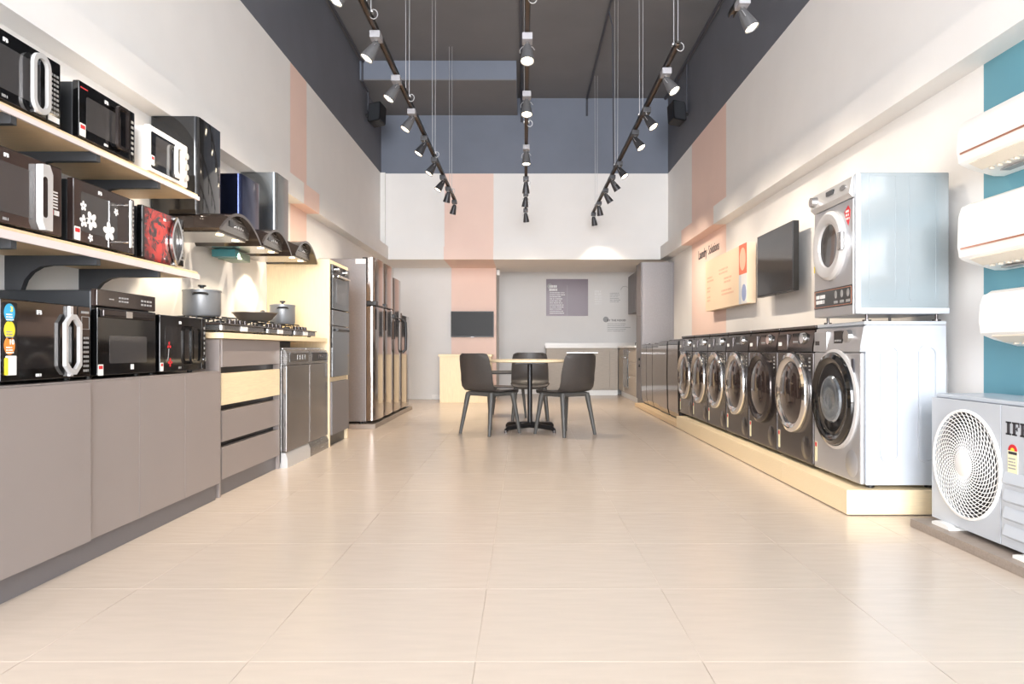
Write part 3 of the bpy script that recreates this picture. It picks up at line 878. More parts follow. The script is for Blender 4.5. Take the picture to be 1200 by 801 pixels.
# ------------------------------------------------------------------ kitchenette at the back right
t = thing('kitchen_cabinet', 'pale grey wooden kitchen cabinet under white worktop on grey back wall', 'cabinet', (1.10, 13.45, 0))
B().box(-.68, .68, .02, .44, .10, .895).obj('carcass', 'grey_wood', t)
for x0, x1 in ((-.68, .52), (.523, .68)):
    B().box(x0 + .0015, x1 - .0015, 0, .019, .12, .875, .002).obj('door', 'grey_wood', t)
B().box(-.3, .3, -.012, 0, .80, .815, .003).obj('handle', 'bright_steel', t)
B().box(-.68, .68, .05, .07, 0, .10).obj('toe_kick', 'white_plastic', t)
t = thing('kitchen_cabinet', 'wooden kitchen cabinet with built-in oven beside the tall grey unit', 'cabinet', (1.79, 12.4, 0), RIGHT)
B().box(-1.05, 1.05, .02, .5, .10, .895).obj('carcass', 'grey_wood', t)
B().box(-1.05, -.42, 0, .019, .12, .875, .002).obj('door', 'grey_wood', t)
for z0, z1 in ((.12, .44), (.445, .66), (.665, .875)):
    df = B().box(.22, 1.05, 0, .019, z0, z1, .002).obj('drawer_front', 'grey_wood', t)
    B().box(.3, .42, -.016, 0, z1 - .05, z1 - .035, .003).obj('handle', 'bright_steel', df)
B().box(-1.05, 1.05, .05, .07, 0, .10).obj('toe_kick', 'white_plastic', t)
t = thing('kitchen_oven', 'small built-in steel oven in the wooden kitchen cabinet', 'oven', (1.79, 12.5, .2), RIGHT)
B().box(-.3, .3, .0, .019, 0, .68).obj('frame', 'steel', t)
B().box(-.26, .26, -.012, 0, .03, .5, .003).obj('door', 'dark_glass', t)
B().tube([(-.22, -.04, .53), (.22, -.04, .53)], .01, 8).obj('handle', 'bright_steel', t)
B().box(-.26, .26, -.006, 0, .57, .66, .002).obj('control_panel', 'graphite', t)
for px in (-.2, .2):
    B().tube([(px, -.04, .53), (px, 0, .53)], .007, 8).obj('handle_post', 'bright_steel', t)
t = thing('kitchen_worktop', 'white worktop with low upstand on the grey kitchen wall', 'worktop', (1.1, 13.43, 0))
B().box(-.70, 1.19, 0, .46, .897, .935, .002).obj('slab', 'white_stone', t)
B().box(-.70, 1.19, .44, .46, .935, 1.0, .002).obj('upstand', 'white_stone', t)
tag(B().box(1.77, 2.29, 11.35, 13.429, .897, .935, .002).obj('kitchen_worktop', 'white_stone'), 'white worktop run carrying the small hob beside tall grey unit', 'worktop')
t = thing('kitchen_hob', 'small black gas hob on the white kitchenette worktop', 'hob', (2.0, 12.35, .935), RIGHT)
B().box(-.25, .25, -.1, .16, 0, .008, .002).obj('glass_top', 'black_gloss', t)
for bx in (-.12, .12):
    B().lathe([(0, 0), (.045, 0), (.04, .02), (0, .022)], 18, Matrix.Translation((bx, .03, .008))).obj('burner', 'cast_iron', t)
    g = B()
    for k in range(4):
        a = R(45 + 90 * k)
        g.tube([(bx + .09 * math.cos(a), .03 + .09 * math.sin(a), .008), (bx + .09 * math.cos(a), .03 + .09 * math.sin(a), .05), (bx + .03 * math.cos(a), .03 + .03 * math.sin(a), .052)], .006, 6)
    g.obj('pan_support', 'cast_iron', t)
t = thing('tall_grey_unit', 'tall grey larder unit with bare flank beside the top-loading washers', 'cabinet', (1.79, 11.1, 0), RIGHT)
B().box(-.22, .22, .02, .508, 0, 2.215, .002).obj('carcass', 'fridge_side', t)
B().box(-.22, .22, 0, .019, .1, 1.38, .002).obj('door', 'laminate_dark', t)
B().box(-.22, .22, 0, .019, 1.384, 2.21, .002).obj('door', 'laminate_dark', t)
for hz in (.62, .72):
    B().cyl((.12, -.018, hz), (.12, 0, hz), .02, n=14).obj('knob', 'black_plastic', t)
t = thing('wall_cabinet', 'grey wall cabinet hanging beyond the tall grey larder unit', 'cabinet', (1.95, 12.62, 1.53), RIGHT)
B().box(-.68, .68, .02, .35, 0, .70).obj('carcass', 'laminate_dark', t)
for x0, x1 in ((-.68, 0), (.003, .68)):
    B().box(x0 + .001, x1 - .001, 0, .019, 0, .70, .002).obj('door', 'laminate_dark', t)

# posters and wall writing
t = thing('wall_poster', 'dull purple poster with white lettering on the grey kitchen wall', 'poster', (.84, YK - .012, 1.89))
B().box(-.41, .41, 0, .012, -.36, .36).obj('panel', 'poster_purple', t)
B().box(0.0, .006, -.001, 0, -.36, .24).obj('divider_line', 'mark_grey', t)
B().prism(ellipse(-.34, .22, .05, .05, 24), 'y', -.0008, 0).obj('round_mark', 'mark_grey', t)
marks(B(), -.35, .24, .19, 2, .065, -.0008, .75, 5).obj('heading_lettering', 'mark_white', t)
marks(B(), -.34, .10, .30, 11, .04, -.0008, .4, 6).obj('body_lettering', 'mark_white', t)
t = thing('wall_lettering', 'white printed wall text beside the purple poster', 'lettering', (1.47, YK - .002, 1.97))
marks(B(), -.09, .06, .15, 2, .055, 0, .75, 8).obj('heading_lettering', 'mark_white', t)
marks(B(), -.09, -.06, .16, 4, .045, 0, .4, 9).obj('body_lettering', 'mark_white', t)
t = thing('wall_lettering', 'small dark printed wall text beside the grey wall cabinet', 'lettering', (1.76, YK - .002, 1.93))
marks(B(), -.08, .05, .2, 6, .034, 0, .35, 11).obj('body_lettering', 'mark_grey', t)
B().tube([(.13, -.002, .11), (.17, -.002, .17), (.22, -.002, .18), (.27, -.002, .16)], .004, 5).obj('pointer_line', 'mark_grey', t)
t = thing('wall_lettering', 'dark printed heading and text above the kitchenette worktop', 'lettering', (1.75, YK - .002, 1.44))
B().prism(ellipse(-.15, 0.02, .055, .055, 24), 'y', -.0006, 0).obj('round_mark', 'mark_grey', t)
text('BY THE HOOD', t, .06, -.001, .0, .055, 'mark_dark', bold=.001)
marks(B(), -.12, -.06, .46, 5, .036, 0, .3, 13).obj('body_lettering', 'mark_grey', t)

# ------------------------------------------------------------------ table and chairs
t = thing('round_table', 'round pale wooden table on a black four footed pedestal', 'table', (.06, 7.63, 0), R(0))
B().lathe([(0, .735), (.44, .735), (.452, .742), (.455, .755), (.452, .762), (0, .762)], 64).obj('table_top', 'pale_wood_h', t)
B().cyl((0, 0, .05), (0, 0, .715), .026, n=20).obj('column', 'black_plastic', t)
B().box(-.16, .16, -.16, .16, .715, .735, .004).obj('mounting_plate', 'black_plastic', t)
for k in range(4):
    a = R(45 + 90 * k); c, s_ = math.cos(a), math.sin(a)
    ft = B().tube([(0, 0, .062), (c * .18, s_ * .18, .056), (c * .33, s_ * .33, .046), (c * .355, s_ * .355, .028)], [.034, .028, .024, .02], 10).obj('foot', 'black_plastic', t)
    B().cyl((c * .355, s_ * .355, 0), (c * .355, s_ * .355, .03), .017, n=12).obj('levelling_pad', 'graphite', ft)


def chair(label, loc, rz):
    t = thing('dining_chair', label, 'chair', loc, rz, 'dark chairs around the round table')
    prof = [(-.225, .415), (-.205, .44), (-.13, .45), (-.02, .443), (.08, .438), (.15, .45), (.195, .487), (.225, .55), (.245, .62), (.262, .70), (.275, .77), (.283, .815), (.286, .832)]
    wid = [.40, .44, .465, .47, .465, .46, .46, .455, .45, .44, .425, .405, .36]
    P = []
    for i, ((y, z), wd) in enumerate(zip(prof, wid)):
        row = []
        back = max(0.0, min(1.0, (i - 4) / 4.0))
        for j in range(13):
            u = -1 + 2 * j / 12
            row.append(Vector((u * wd / 2, y - .065 * back * u * u, z + .018 * (1 - back) * u * u - (.0, .009, .020)[max(0, i - 10)] * u ** 4)))
        P.append(row)
    B().grid(P, -.014).obj('seat_shell', 'chair_plastic', t)
    f = B()
    corners = [(-.165, -.16), (.165, -.16), (.165, .14), (-.165, .14)]
    f.tube([(x, y, 0.416) for x, y in corners], .022, 8, True)
    f.obj('seat_frame', 'chair_leg', t)
    for (x, y), (fx, fy) in zip(corners, [(-.215, -.225), (.215, -.225), (.215, .215), (-.215, .215)]):
        B().tube([(x, y, .42), (x * 1.06, y * 1.06, .39), (fx, fy, 0)], [.031, .027, .0165], 10).obj('leg', 'chair_leg', t)
    return t


chair('dark grey shell chair at round table on the refrigerator side', (-.36, 7.36, 0), R(137))
chair('dark grey shell chair at round table on the washing machine side', (.42, 7.27, 0), R(-140))
chair('dark grey shell chair tucked at round table before the kitchenette', (.07, 8.66, 0), R(0))
t = thing('armchair', 'low dark armchair half hidden behind the round table chairs', 'chair', (-.2, 9.25, 0), R(-90))
P = []
for (y, z, wd) in [(-.24, .36, .46), (-.2, .385, .48), (0, .38, .5), (.18, .385, .48), (.25, .45, .46), (.28, .58, .44), (.3, .70, .38), (.305, .76, .28)]:
    P.append([Vector((u / 6 * wd / 2, y, z + .01 * (u / 6) ** 2)) for u in range(-6, 7)])
B().grid(P, -.014).obj('seat_shell', 'chair_plastic', t)
for s_ in (-1, 1):
    B().tube([(s_ * .26, .29, .62), (s_ * .27, .24, .585), (s_ * .27, .1, .575), (s_ * .27, -.24, .572), (s_ * .265, -.30, .545), (s_ * .25, -.26, .36)], .016, 10).obj('armrest', 'chair_leg', t)
    for fy in (-.2, .2):
        B().tube([(s_ * .19, fy * .9, .372), (s_ * .23, fy * 1.1, 0)], [.02, .013], 10).obj('leg', 'chair_leg', t)

# ------------------------------------------------------------------ right side: plinths and laundry machines
t = thing('display_plinth', 'pale wooden plinth carrying the front-loading washing machines', 'plinth', (1.69, 3.71, 0))
xs_ = [0, .95, 2.05, 3.1, 4.16]
for a0, a1 in zip(xs_[:-1], xs_[1:]):
    B().box(0, .02, a0 + .0008, a1 - .0008, .006, .132, .001).obj('front_board', 'pale_wood_h', t)
B().box(.02, HALF - 1.695, 0, .02, .006, .132).obj('end_board', 'pale_wood_h', t)
B().box(0.001, HALF - 1.695, 0.001, 4.16, .118, .134, .001).obj('top_board', 'pale_wood', t)
B().box(.03, HALF - 1.695, .03, 4.15, 0, .118).obj('core', 'bracket', t)
t = thing('display_plinth', 'thin wooden plinth carrying the top-loading washing machines', 'plinth', (1.69, 7.875, 0))
B().box(0, HALF - 1.695, 0, 2.96, .006, .056, .002).obj('board', 'shelf_wood', t)
B().box(.03, HALF - 1.695, .02, 2.8, 0, .006).obj('core', 'bracket', t)


def washer(label, Yc, style):
    W, H, D = .598, .886, .455
    side = 'white_enamel' if style == 'silver' else 'graphite'
    fr = 'silver_front' if style == 'silver' else 'graphite'
    pan = 'silver_front' if style == 'silver' else 'graphite_dark'
    t = thing('washing_machine', label, 'washing machine', (1.77, Yc, .134), RIGHT, 'front-loading washing machines on the plinth')
    B().box(-W / 2, W / 2, .03, D, .02, H - .02, .006).obj('body', side, t)
    B().box(-W / 2 - .002, W / 2 + .002, .02, D, H - .02, H, .006).obj('lid', side if style == 'silver' else 'graphite', t)
    for fx in (-1, 1):
        for fy in (.08, D - .06):
            B().cyl((fx * (W / 2 - .06), fy, 0), (fx * (W / 2 - .06), fy, .022), .022, n=12).obj('foot', 'black_plastic', t)
    front = B().box(-W / 2, W / 2, 0, .03, .022, H - .165, .012, 3).obj('front_panel', fr, t)
    cp = B().prism([(.03, H - .163), (-.002, H - .163), (.0, H - .13), (.018, H - .03), (.03, H - .022)], 'x', -W / 2, W / 2).obj('control_panel', pan, t)
    tilt = lambda z: (z - (H - .13)) / .1 * .018
    zc = H - .078
    B().cyl((.15, tilt(zc) - .02, zc), (.15, tilt(zc) + .004, zc), .034, .038, 24).obj('programme_knob', 'chrome', cp)
    B().box(-.02, .085, tilt(H - .11) - .003, tilt(H - .05) + .002, H - .115, H - .045).obj('display', 'black_gloss' if style != 'silver' else 'graphite_dark', cp)
    kb = B()
    for i in range(3):
        for j in range(3):
            zz = H - .105 + .022 * j
            kb.box(-.01 + .03 * i, .012 + .03 * i, tilt(zz) - .006, tilt(zz), zz, zz + .01)
    kb.obj('keys', 'mark_grey', cp)
    dw_ = B().box(-W / 2 + .012, -W / 2 + .19, -.003, .02, H - .155, H - .045, .006).obj('detergent_drawer', pan, t)
    B().box(-W / 2 + .03, -W / 2 + .09, -.0042, -.002, H - .125, H - .10).obj('drawer_plate', 'mark_white' if style != 'silver' else 'graphite_dark', dw_)
    rot = Matrix.Translation((0, 0, .455)) @ Matrix.Rotation(R(90), 4, 'X')
    dk = {'chrome': 'chrome', 'dark': 'graphite_dark', 'silver': 'black_gloss'}[style]
    door = B().lathe([(.262, -.002), (.265, .012), (.258, .03), (.235, .04), (.212, .034), (.2, .02), (.2, -.002)], 48, rot).obj('door', dk, t)
    if style == 'silver':
        B().lathe([(.283, -.001), (.283, .01), (.266, .016), (.266, -.001)], 48, rot).obj('door_rim', 'silver', door)
        B().lathe([(0, .028), (.11, .026), (.17, .022), (.201, .024), (.201, .0)], 48, rot).obj('door_glass', 'dark_glass', door)
        B().lathe([(0, .030), (.05, .034), (.10, .037), (.125, .034), (.135, .022)], 48, rot).obj('glass_bowl', 'drum_glass', door)
        B().box(.205, .235, -.006, 0, H - .30, H - .20, .002).obj('side_print', 'mark_dark', front)
    else:
        B().lathe([(0, .052), (.07, .049), (.14, .04), (.19, .028), (.201, .02), (.201, 0)], 48, rot).obj('door_glass', 'brown_gloss', door)
        kb = B()
        for j in range(4):
            kb.box(.245, .272, -.001, 0, H - .21 - .024 * j, H - .2 - .024 * j)
        kb.obj('side_print', 'mark_grey', front)
    B().prism(rrect(-.265, .12, .017, .06, .004), 'y', -.001, 0).obj('energy_label', 'sticker_cream', front)
    B().box(-.278, -.252, -.0016, -.001, .15, .175).obj('label_print', 'sticker_red', front)
    B().lathe([(0, .003), (.07, .002), (.073, 0)], 32, Matrix.Translation((.2, 0, .12)) @ Matrix.Rotation(R(90), 4, 'X')).obj('filter_flap', fr, front)
    if style == 'silver':
        for y0 in (.11, .31):
            B().ring(rrect(y0 + .045, .45, .052, .312, .047, 6), rrect(y0 + .045, .45, .037, .297, .034, 6), 'x', W / 2, W / 2 + .012).obj('side_rib', side, t)
        B().tube([(.2, D, .3), (.21, D + .04, .35), (.22, D + .045, .6), (.22, D + .03, .8)], .012, 8).obj('drain_hose', 'mark_grey', t)
    return t


pitch = .6225
wl = ['silver washing machine with black ringed porthole under the dryer', 'dark washing machine with wide chrome door ring next to the silver one',
      'dark washing machine with a dark door ring between chrome ringed machines', 'graphite washing machine with chrome ring, fourth machine counted from the silver one',
      'graphite washing machine with chrome ring, fifth machine counted from the silver one', 'graphite washing machine with chrome ring, sixth machine counted from the silver one',
      'graphite washing machine with chrome ring beside the top-loading washers']
ws = ['silver', 'chrome', 'dark', 'chrome', 'chrome', 'chrome', 'chrome']
for k in range(7):
    washer(wl[k], 3.73 + .3 + pitch * k, ws[k])

# dryer stacked on the silver machine
W, H, D = .54, .745, .49
t = thing('tumble_dryer', 'silver tumble dryer standing on top of the silver washing machine', 'dryer', (1.748, 4.0, 1.02), RIGHT)
z0 = .038
B().box(-W / 2, W / 2, .02, D, z0 + .03, z0 + H, .006).obj('body', 'dryer_side', t)
B().box(-W / 2 - .001, W / 2 + .001, .02, D + .003, z0, z0 + .032, .004).obj('base_frame', 'white_enamel', t)
B().box(W / 2 - .035, W / 2 + .002, .0, .03, z0, z0 + H - .002, .01, 3).obj('corner_post', 'white_enamel', t)
front = B().box(-W / 2, W / 2 - .036, 0, .021, z0, z0 + H - .125, .006).obj('front_panel', 'silver_front', t)
cp = B().prism([(.021, z0 + H - .003), (-.004, z0 + H - .012), (-.022, z0 + H - .10), (.0, z0 + H - .122), (.021, z0 + H - .122)], 'x', -W / 2, W / 2 - .036).obj('control_panel', 'silver', t)
B().cyl((-W / 2 + .055, -.045, z0 + H - .06), (-W / 2 + .055, -.01, z0 + H - .06), .028, .032, 24).obj('knob', 'bright_steel', cp)
B().box(-.06, .03, -.02, -.008, z0 + H - .06, z0 + H - .035).obj('display', 'black_gloss', cp)
B().prism(ellipse(.15, z0 + H - .055, .035, .014, 24), 'y', -.02, -.008).obj('badge', 'bright_steel', cp)
rot = Matrix.Translation((-.03, 0, z0 + .40)) @ Matrix.Rotation(R(90), 4, 'X')
door = B().lathe([(.195, -.002), (.197, .018), (.18, .034), (.15, .036), (.125, .024), (.12, .01), (.12, -.002)], 48, rot).obj('door', 'silver', t)
B().lathe([(0, .004), (.08, .006), (.121, .012), (.121, 0)], 48, rot).obj('door_glass', 'smoke_glass', door)
B().box(.13, .185, -.042, -.02, z0 + .35, z0 + .45, .008).obj('door_handle', 'bright_steel', door)
pl = B().prism(rrect(-.018, z0 + .105, .245, .055, .004), 'y', -.002, 0).obj('caption_panel', 'black_gloss', front)
B().ring(rrect(-.018, z0 + .105, .238, .048, .003, 1), rrect(-.018, z0 + .105, .234, .044, .003, 1), 'y', -.003, -.002).obj('caption_frame', 'copper', pl)
marks(B(), -.235, z0 + .13, .16, 2, .03, -.002, .7, 21).obj('caption_lettering', 'mark_white', pl)
for k in range(3):
    B().prism(ellipse(.03 + .075 * k, z0 + .12, .016, .022, 16), 'y', -.0028, -.002).obj('caption_symbol', 'mark_grey', pl)
    B().box(.005 + .075 * k, .055 + .075 * k, -.0028, -.002, z0 + .07, z0 + .085).obj('caption_word', 'mark_grey', pl)
B().prism([(.13, z0 + .56), (.18, z0 + .59), (.205, z0 + .56), (.2, z0 + .52), (.18, z0 + .48), (.15, z0 + .52)], 'y', -.001, 0).obj('red_sticker', 'sticker_red', front)
marks(B(), .15, z0 + .565, .04, 3, .02, -.001, .6, 22).obj('sticker_lettering', 'sticker_white', front)
B().box(-W / 2 - .0005, -W / 2 + .012, -.001, 0, z0 + .27, z0 + .31).obj('yellow_label', 'sticker_yellow', front)
for y0 in (.07, .28):
    B().ring(rrect(y0 + .07, z0 + .40, .072, .33, .012, 3), rrect(y0 + .07, z0 + .40, .068, .326, .009, 3), 'x', W / 2, W / 2 + .0025).obj('side_rib', 'dryer_side', t)
for fx in (-1, 1):
    for fy in (.07, D - .05):
        lg = B().cyl((fx * (W / 2 - .03), fy, .008), (fx * (W / 2 - .03), fy, z0 + .002), .008, n=12).obj('levelling_leg', 'graphite', t)
        B().cyl((fx * (W / 2 - .03), fy, 0), (fx * (W / 2 - .03), fy, .009), .022, n=16).obj('foot_pad', 'graphite', lg)
B().box(.08, .14, .2, .3, z0 + H, z0 + H + .02, .003).obj('top_bracket', 'bright_steel', t)


# top loaders
def top_loader(label, Yc, W, H, X=1.73):
    D = .48
    t = thing('top_loading_washer', label, 'washing machine', (X, Yc, .056), RIGHT, 'top-loading washing machines on the thin plinth')
    B().box(-W / 2, W / 2, .02, D, .02, H - .05, .012, 3).obj('body', 'graphite', t)
    B().prism([(.02, .022), (.0, .10), (-.008, .5), (-.004, H - .055), (.02, H - .05)], 'x', -W / 2, W / 2).obj('front_panel', 'fridge_door', t)
    B().box(-W / 2 + .01, W / 2 - .01, .03, D, 0, .022).obj('base_skirt', 'black_plastic', t)
    B().prism([(-.006, H - .05), (.0, H - .015), (.03, H), (.33, H), (.36, H + .03), (D, H + .045), (D, H - .05)], 'x', -W / 2, W / 2).obj('top_cover', 'graphite', t)
    B().box(-W / 2 + .05, W / 2 - .05, .04, .33, H, H + .012, .004).obj('lid', 'dark_glass', t)
    B().box(-W / 2 + .08, W / 2 - .08, .37, .46, H + .03, H + .046, .002).obj('control_panel', 'black_gloss', t)


yy = 8.085
for k, (pw, hh) in enumerate(((.64, .925), (.62, .92), (.50, .90), (.48, .89), (.46, .89))):
    top_loader(['grey top-loading washer beside the chrome ringed front loaders', 'grey top-loading washer second from the front loaders', 'grey top-loading washer in the middle of its row',
                'grey top-loading washer second from the tall grey unit', 'grey top-loading washer beside the tall grey unit'][k], yy + pw / 2, min(pw - .03, .56), hh, 1.765 if k < 2 else 1.785)
    yy += pw

# ------------------------------------------------------------------ wall screen, board and lettering on the right wall
tv('wall_screen', 'glossy black wall television above the washing machines', (2.17, 6.16, 1.632), RIGHT, .88, .565, 'screen', .05, .08)
t = thing('info_board', 'cream information board with coral and blue discs on the right wall', 'board', (2.2, 7.8, 1.33), RIGHT)
B().box(-.8, .8, 0, .09, 0, .6, .003).obj('panel', 'board_cream', t)
B().box(.55, .8, -.003, 0, .30, .6).obj('coral_square', 'coral', t)
B().prism(ellipse(.675, .45, .095, .115, 32), 'y', -.0045, -.003).obj('pale_disc', 'peach_disc', t)
B().box(.55, .62, -.003, 0, 0, .298).obj('grey_square', 'board_grey', t)
B().box(.622, .8, -.003, 0, 0, .298).obj('white_square', 'trim', t)
B().prism(ellipse(.715, .11, .07, .085, 32), 'y', -.0045, -.003).obj('blue_disc', 'board_blue', t)
for (x0, z0_, w_, n_, lh, sd) in ((-.72, .40, .3, 2, .04, 31), (-.72, .28, .2, 2, .04, 32), (-.72, .17, .16, 2, .04, 33), (-.2, .44, .4, 2, .04, 34), (.0, .33, .32, 2, .04, 35), (-.1, .2, .45, 2, .04, 36)):
    marks(B(), x0, z0_, w_, n_, lh, -.0005, .5, sd).obj('body_lettering', 'mark_peach', t)
t = thing('wall_lettering', 'dark wall heading above the cream information board', 'lettering', (HALF - .002, 8.86, 2.1), RIGHT)
text('Laundry', t, -.27, -.001, .0, .165, 'mark_dark', bold=.002, sx=.80)
text('Solutions', t, .27, -.001, .0, .165, 'mark_dark', sx=.80)


# ------------------------------------------------------------------ air conditioners
def split_ac(label, Yfar, z0, z1, stripe):
    Lh = .85
    t = thing('split_air_conditioner', label, 'air conditioner', (2.08, Yfar - Lh / 2, z0), RIGHT, 'air conditioners on the teal wall')
    H = z1 - z0; x0, x1 = -Lh / 2, Lh / 2
    prof = [(.22, H + .005), (.05, H + .005), (.012, H - .02), (0, H - .06), (-.006, .05), (.0, .0), (.015, -.012), (.06, -.03), (.17, -.06), (.22, -.06)]
    B().prism(prof, 'x', x0, x1).obj('body', 'ac_white', t)
    B().prism([(.0, .008), (-.0105, .05), (-.004, H - .06), (.0095, H - .02), (.016, H - .012), (.02, H - .02), (.0, .05), (.01, .008)], 'x', x0 + .003, x1 - .003).obj('front_panel', 'ac_white', t)
    if stripe:
        B().box(x0 + .03, x1 - .03, -.0125, -.004, .034, .041).obj('copper_stripe', 'copper', t)
        text('IFB', t, x0 + .52, -.013, .075, .03, 'mark_grey', 'logo')
    lv = B().prism([(.012, -.016), (.075, -.044), (.078, -.04), (.014, -.010)], 'x', x0 + .06, x1 - .06).obj('louvre', 'ac_cream', t)
    v0 = B().box(0, .012, .08, .1, -.052, -.038).obj('vent_vane', 'ac_cream', t); v0.location.x = x0 + .1
    for k in range(1, 12):
        v1 = v0.copy(); COL.objects.link(v1); v1.location.x = x0 + .1 + k * .055
    B().box(x0 + .12, x0 + .27, .12, .165, -.062, -.056).obj('data_label', 'mark_grey', t)


split_ac('white air conditioner with copper stripe at top of the teal wall', 3.394, 1.76, 1.964, True)
split_ac('white air conditioner with copper stripe between two others on teal wall', 3.389, 1.309, 1.562, True)
split_ac('plain white air conditioner lowest on the teal wall', 3.23, .945, 1.132, False)

tag(B().box(1.90, 2.28, 2.1, 3.49, 0, .04, .003).obj('wooden_base', 'base_wood'), 'low grey wooden base under the outdoor air conditioner unit', 'base')
Lh, Hh = .82, .60
t = thing('outdoor_unit', 'white outdoor air conditioner unit with round fan grille on wooden base', 'air conditioner', (1.977, 3.435 - Lh / 2, .04), RIGHT)
x0, x1 = -Lh / 2, Lh / 2
fc, fz, fr_ = x0 + .26, .315, .235
for fx in (x0 + .12, x1 - .14):
    B().prism([(fx - .07, 0), (fx + .07, 0), (fx + .07, .012), (fx + .04, .022), (fx - .04, .022), (fx - .07, .012)], 'y', -.03, .3).obj('foot', 'white_plastic', t)
hs = B()
hs.box(x0, x1, .02, .30, Hh + .0, Hh + .02, .006); hs.box(x0, x0 + .012, .02, .29, .022, Hh); hs.box(x1 - .012, x1, .02, .29, .022, Hh)
hs.box(x0, x1, .28, .30, .022, Hh); hs.box(x0, x1, .02, .29, .022, .035)
hs.obj('casing', 'white_enamel', t)
px1 = x0 + .494
n_ = 72
outer = []; inner = []
hw0, hw1, hz0, hz1 = fc - x0, px1 - fc, fz - .022, Hh + .0 - fz
angs = sorted(set([2 * math.pi * i / n_ for i in range(n_)] + [math.atan2(s2, c2) % (2 * math.pi) for c2, s2 in ((hw1, hz1), (-hw0, hz1), (-hw0, -hz0), (hw1, -hz0))]))
for a in angs:
    c, s_ = math.cos(a), math.sin(a)
    k = min((hw1 if c > 0 else hw0) / max(abs(c), 1e-6), (hz1 if s_ > 0 else hz0) / max(abs(s_), 1e-6))
    outer.append((fc + c * k, fz + s_ * k)); inner.append((fc + c * fr_, fz + s_ * fr_))
B().ring(outer, inner, 'y', 0, .02).obj('front_panel', 'white_enamel', t)
sp = B().box(px1 + .004, x1, 0, .02, .022, Hh, .003).obj('service_panel', 'white_enamel', t)
for k in range(4):
    B().prism([(0, .0), (-.014, .012), (-.004, .05), (0, .055)], 'x', px1 + .03, x1 - .03).xf(Matrix.Translation((0, 0, .06 + .072 * k))).obj('louvre', 'white_enamel', sp)
lz0, lz1, ly = .482, .536, -.0014
zb_ = lambda b_, a0, a1, c0, c1: b_.box(a0, a1, ly, 0, c0, c1)
b = B(); xi = px1 + .034
zb_(b, xi + .008, xi + .024, lz0, lz1); zb_(b, xi, xi + .032, lz0, lz0 + .007); zb_(b, xi, xi + .032, lz1 - .007, lz1)
b.obj('letter', 'mark_dark', sp)
b = B(); xi += .037
zb_(b, xi + .006, xi + .021, lz0, lz1); zb_(b, xi, xi + .028, lz0, lz0 + .007); zb_(b, xi, xi + .042, lz1 - .007, lz1)
zb_(b, xi + .037, xi + .042, lz1 - .019, lz1); zb_(b, xi + .02, xi + .031, lz0 + .024, lz0 + .031); zb_(b, xi + .027, xi + .032, lz0 + .019, lz0 + .036)
b.obj('letter', 'mark_dark', sp)
b = B(); xi += .047
zb_(b, xi + .006, xi + .021, lz0, lz1); zb_(b, xi, xi + .03, lz0, lz0 + .007); zb_(b, xi, xi + .03, lz1 - .007, lz1); zb_(b, xi + .02, xi + .03, lz0 + .024, lz0 + .031)
for c_, r_ in ((lz0 + .0145, .0155), (lz1 - .013, .0135)):
    b.prism(arc(xi + .028, c_, r_, -90, 90, 10) + list(reversed(arc(xi + .028, c_, r_ - .0085, -90, 90, 10))), 'y', ly, 0)
b.obj('letter', 'mark_dark', sp)
lab = B().box(px1 + .045, px1 + .105, -.001, 0, .33, .42).obj('energy_label', 'sticker_cream', sp)
B().prism(arc(px1 + .075, .42, .026, 0, 180, 14), 'y', -.0016, 0).obj('star_arc', 'sticker_red', lab)
B().prism(arc(px1 + .075, .42, .012, 0, 180, 14), 'y', -.0022, -.0016).obj('star_core', 'sticker_yellow', lab)
B().box(px1 + .05, px1 + .1, -.0016, -.001, .405, .416).obj('label_bar', 'mark_dark', lab)
marks(B(), px1 + .05, .39, .045, 4, .013, -.001, .4, 41).obj('label_lettering', 'mark_grey', lab)
g = B()
ry = lambda r: -.012 + .012 * (r / fr_) ** 2
for k in range(13):
    r = .062 + (fr_ - .062) * k / 12
    g.tube([(fc + r * math.cos(2 * math.pi * i / 40), ry(r), fz + r * math.sin(2 * math.pi * i / 40)) for i in range(40)], .0016, 4, True)
for k in range(44):
    pts = []
    for i in range(9):
        r = .05 + (fr_ + .002 - .05) * i / 8
        a = 2 * math.pi * k / 44 + 1.0 * (r - .05) / (fr_ - .05)
        pts.append((fc + r * math.cos(a), ry(r), fz + r * math.sin(a)))
    g.tube(pts, .0022, 4)
g.obj('fan_grille', 'white_plastic', t)
rotf = Matrix.Translation((fc, 0, fz)) @ Matrix.Rotation(R(90), 4, 'X')
B().lathe([(0, .016), (.05, .016), (.056, .012), (.056, .006), (0, .006)], 32, rotf).obj('grille_boss', 'white_plastic', t)
B().lathe([(fr_ + .012, 0), (fr_ + .01, .006), (fr_, .008), (fr_ - .002, -.0)], 48, rotf).obj('grille_rim', 'white_plastic', t)
B().lathe([(fr_, -.02), (fr_, -.12), (0, -.12)], 40, rotf).obj('fan_shroud', 'laminate_dark', t)
fb = B()
for k in range(3):
    P = []
    for i in range(6):
        r = .045 + (fr_ - .06) * i / 5
        row = []
        for j in range(6):
            a = 2 * math.pi * k / 3 + (-.45 + .9 * j / 5) + .3 * i / 5
            row.append(Vector((fc + r * math.cos(a), .05 + .05 * (j / 5 - .5), fz + r * math.sin(a))))
        P.append(row)
    fb.grid(P, .003)
fb.cyl((fc, .03, fz), (fc, .12, fz), .05, n=24)
fb.obj('fan', 'spot_dark', t)

# ------------------------------------------------------------------ ceiling: light tracks, spotlights, speakers, conduits
ZT = 2.97


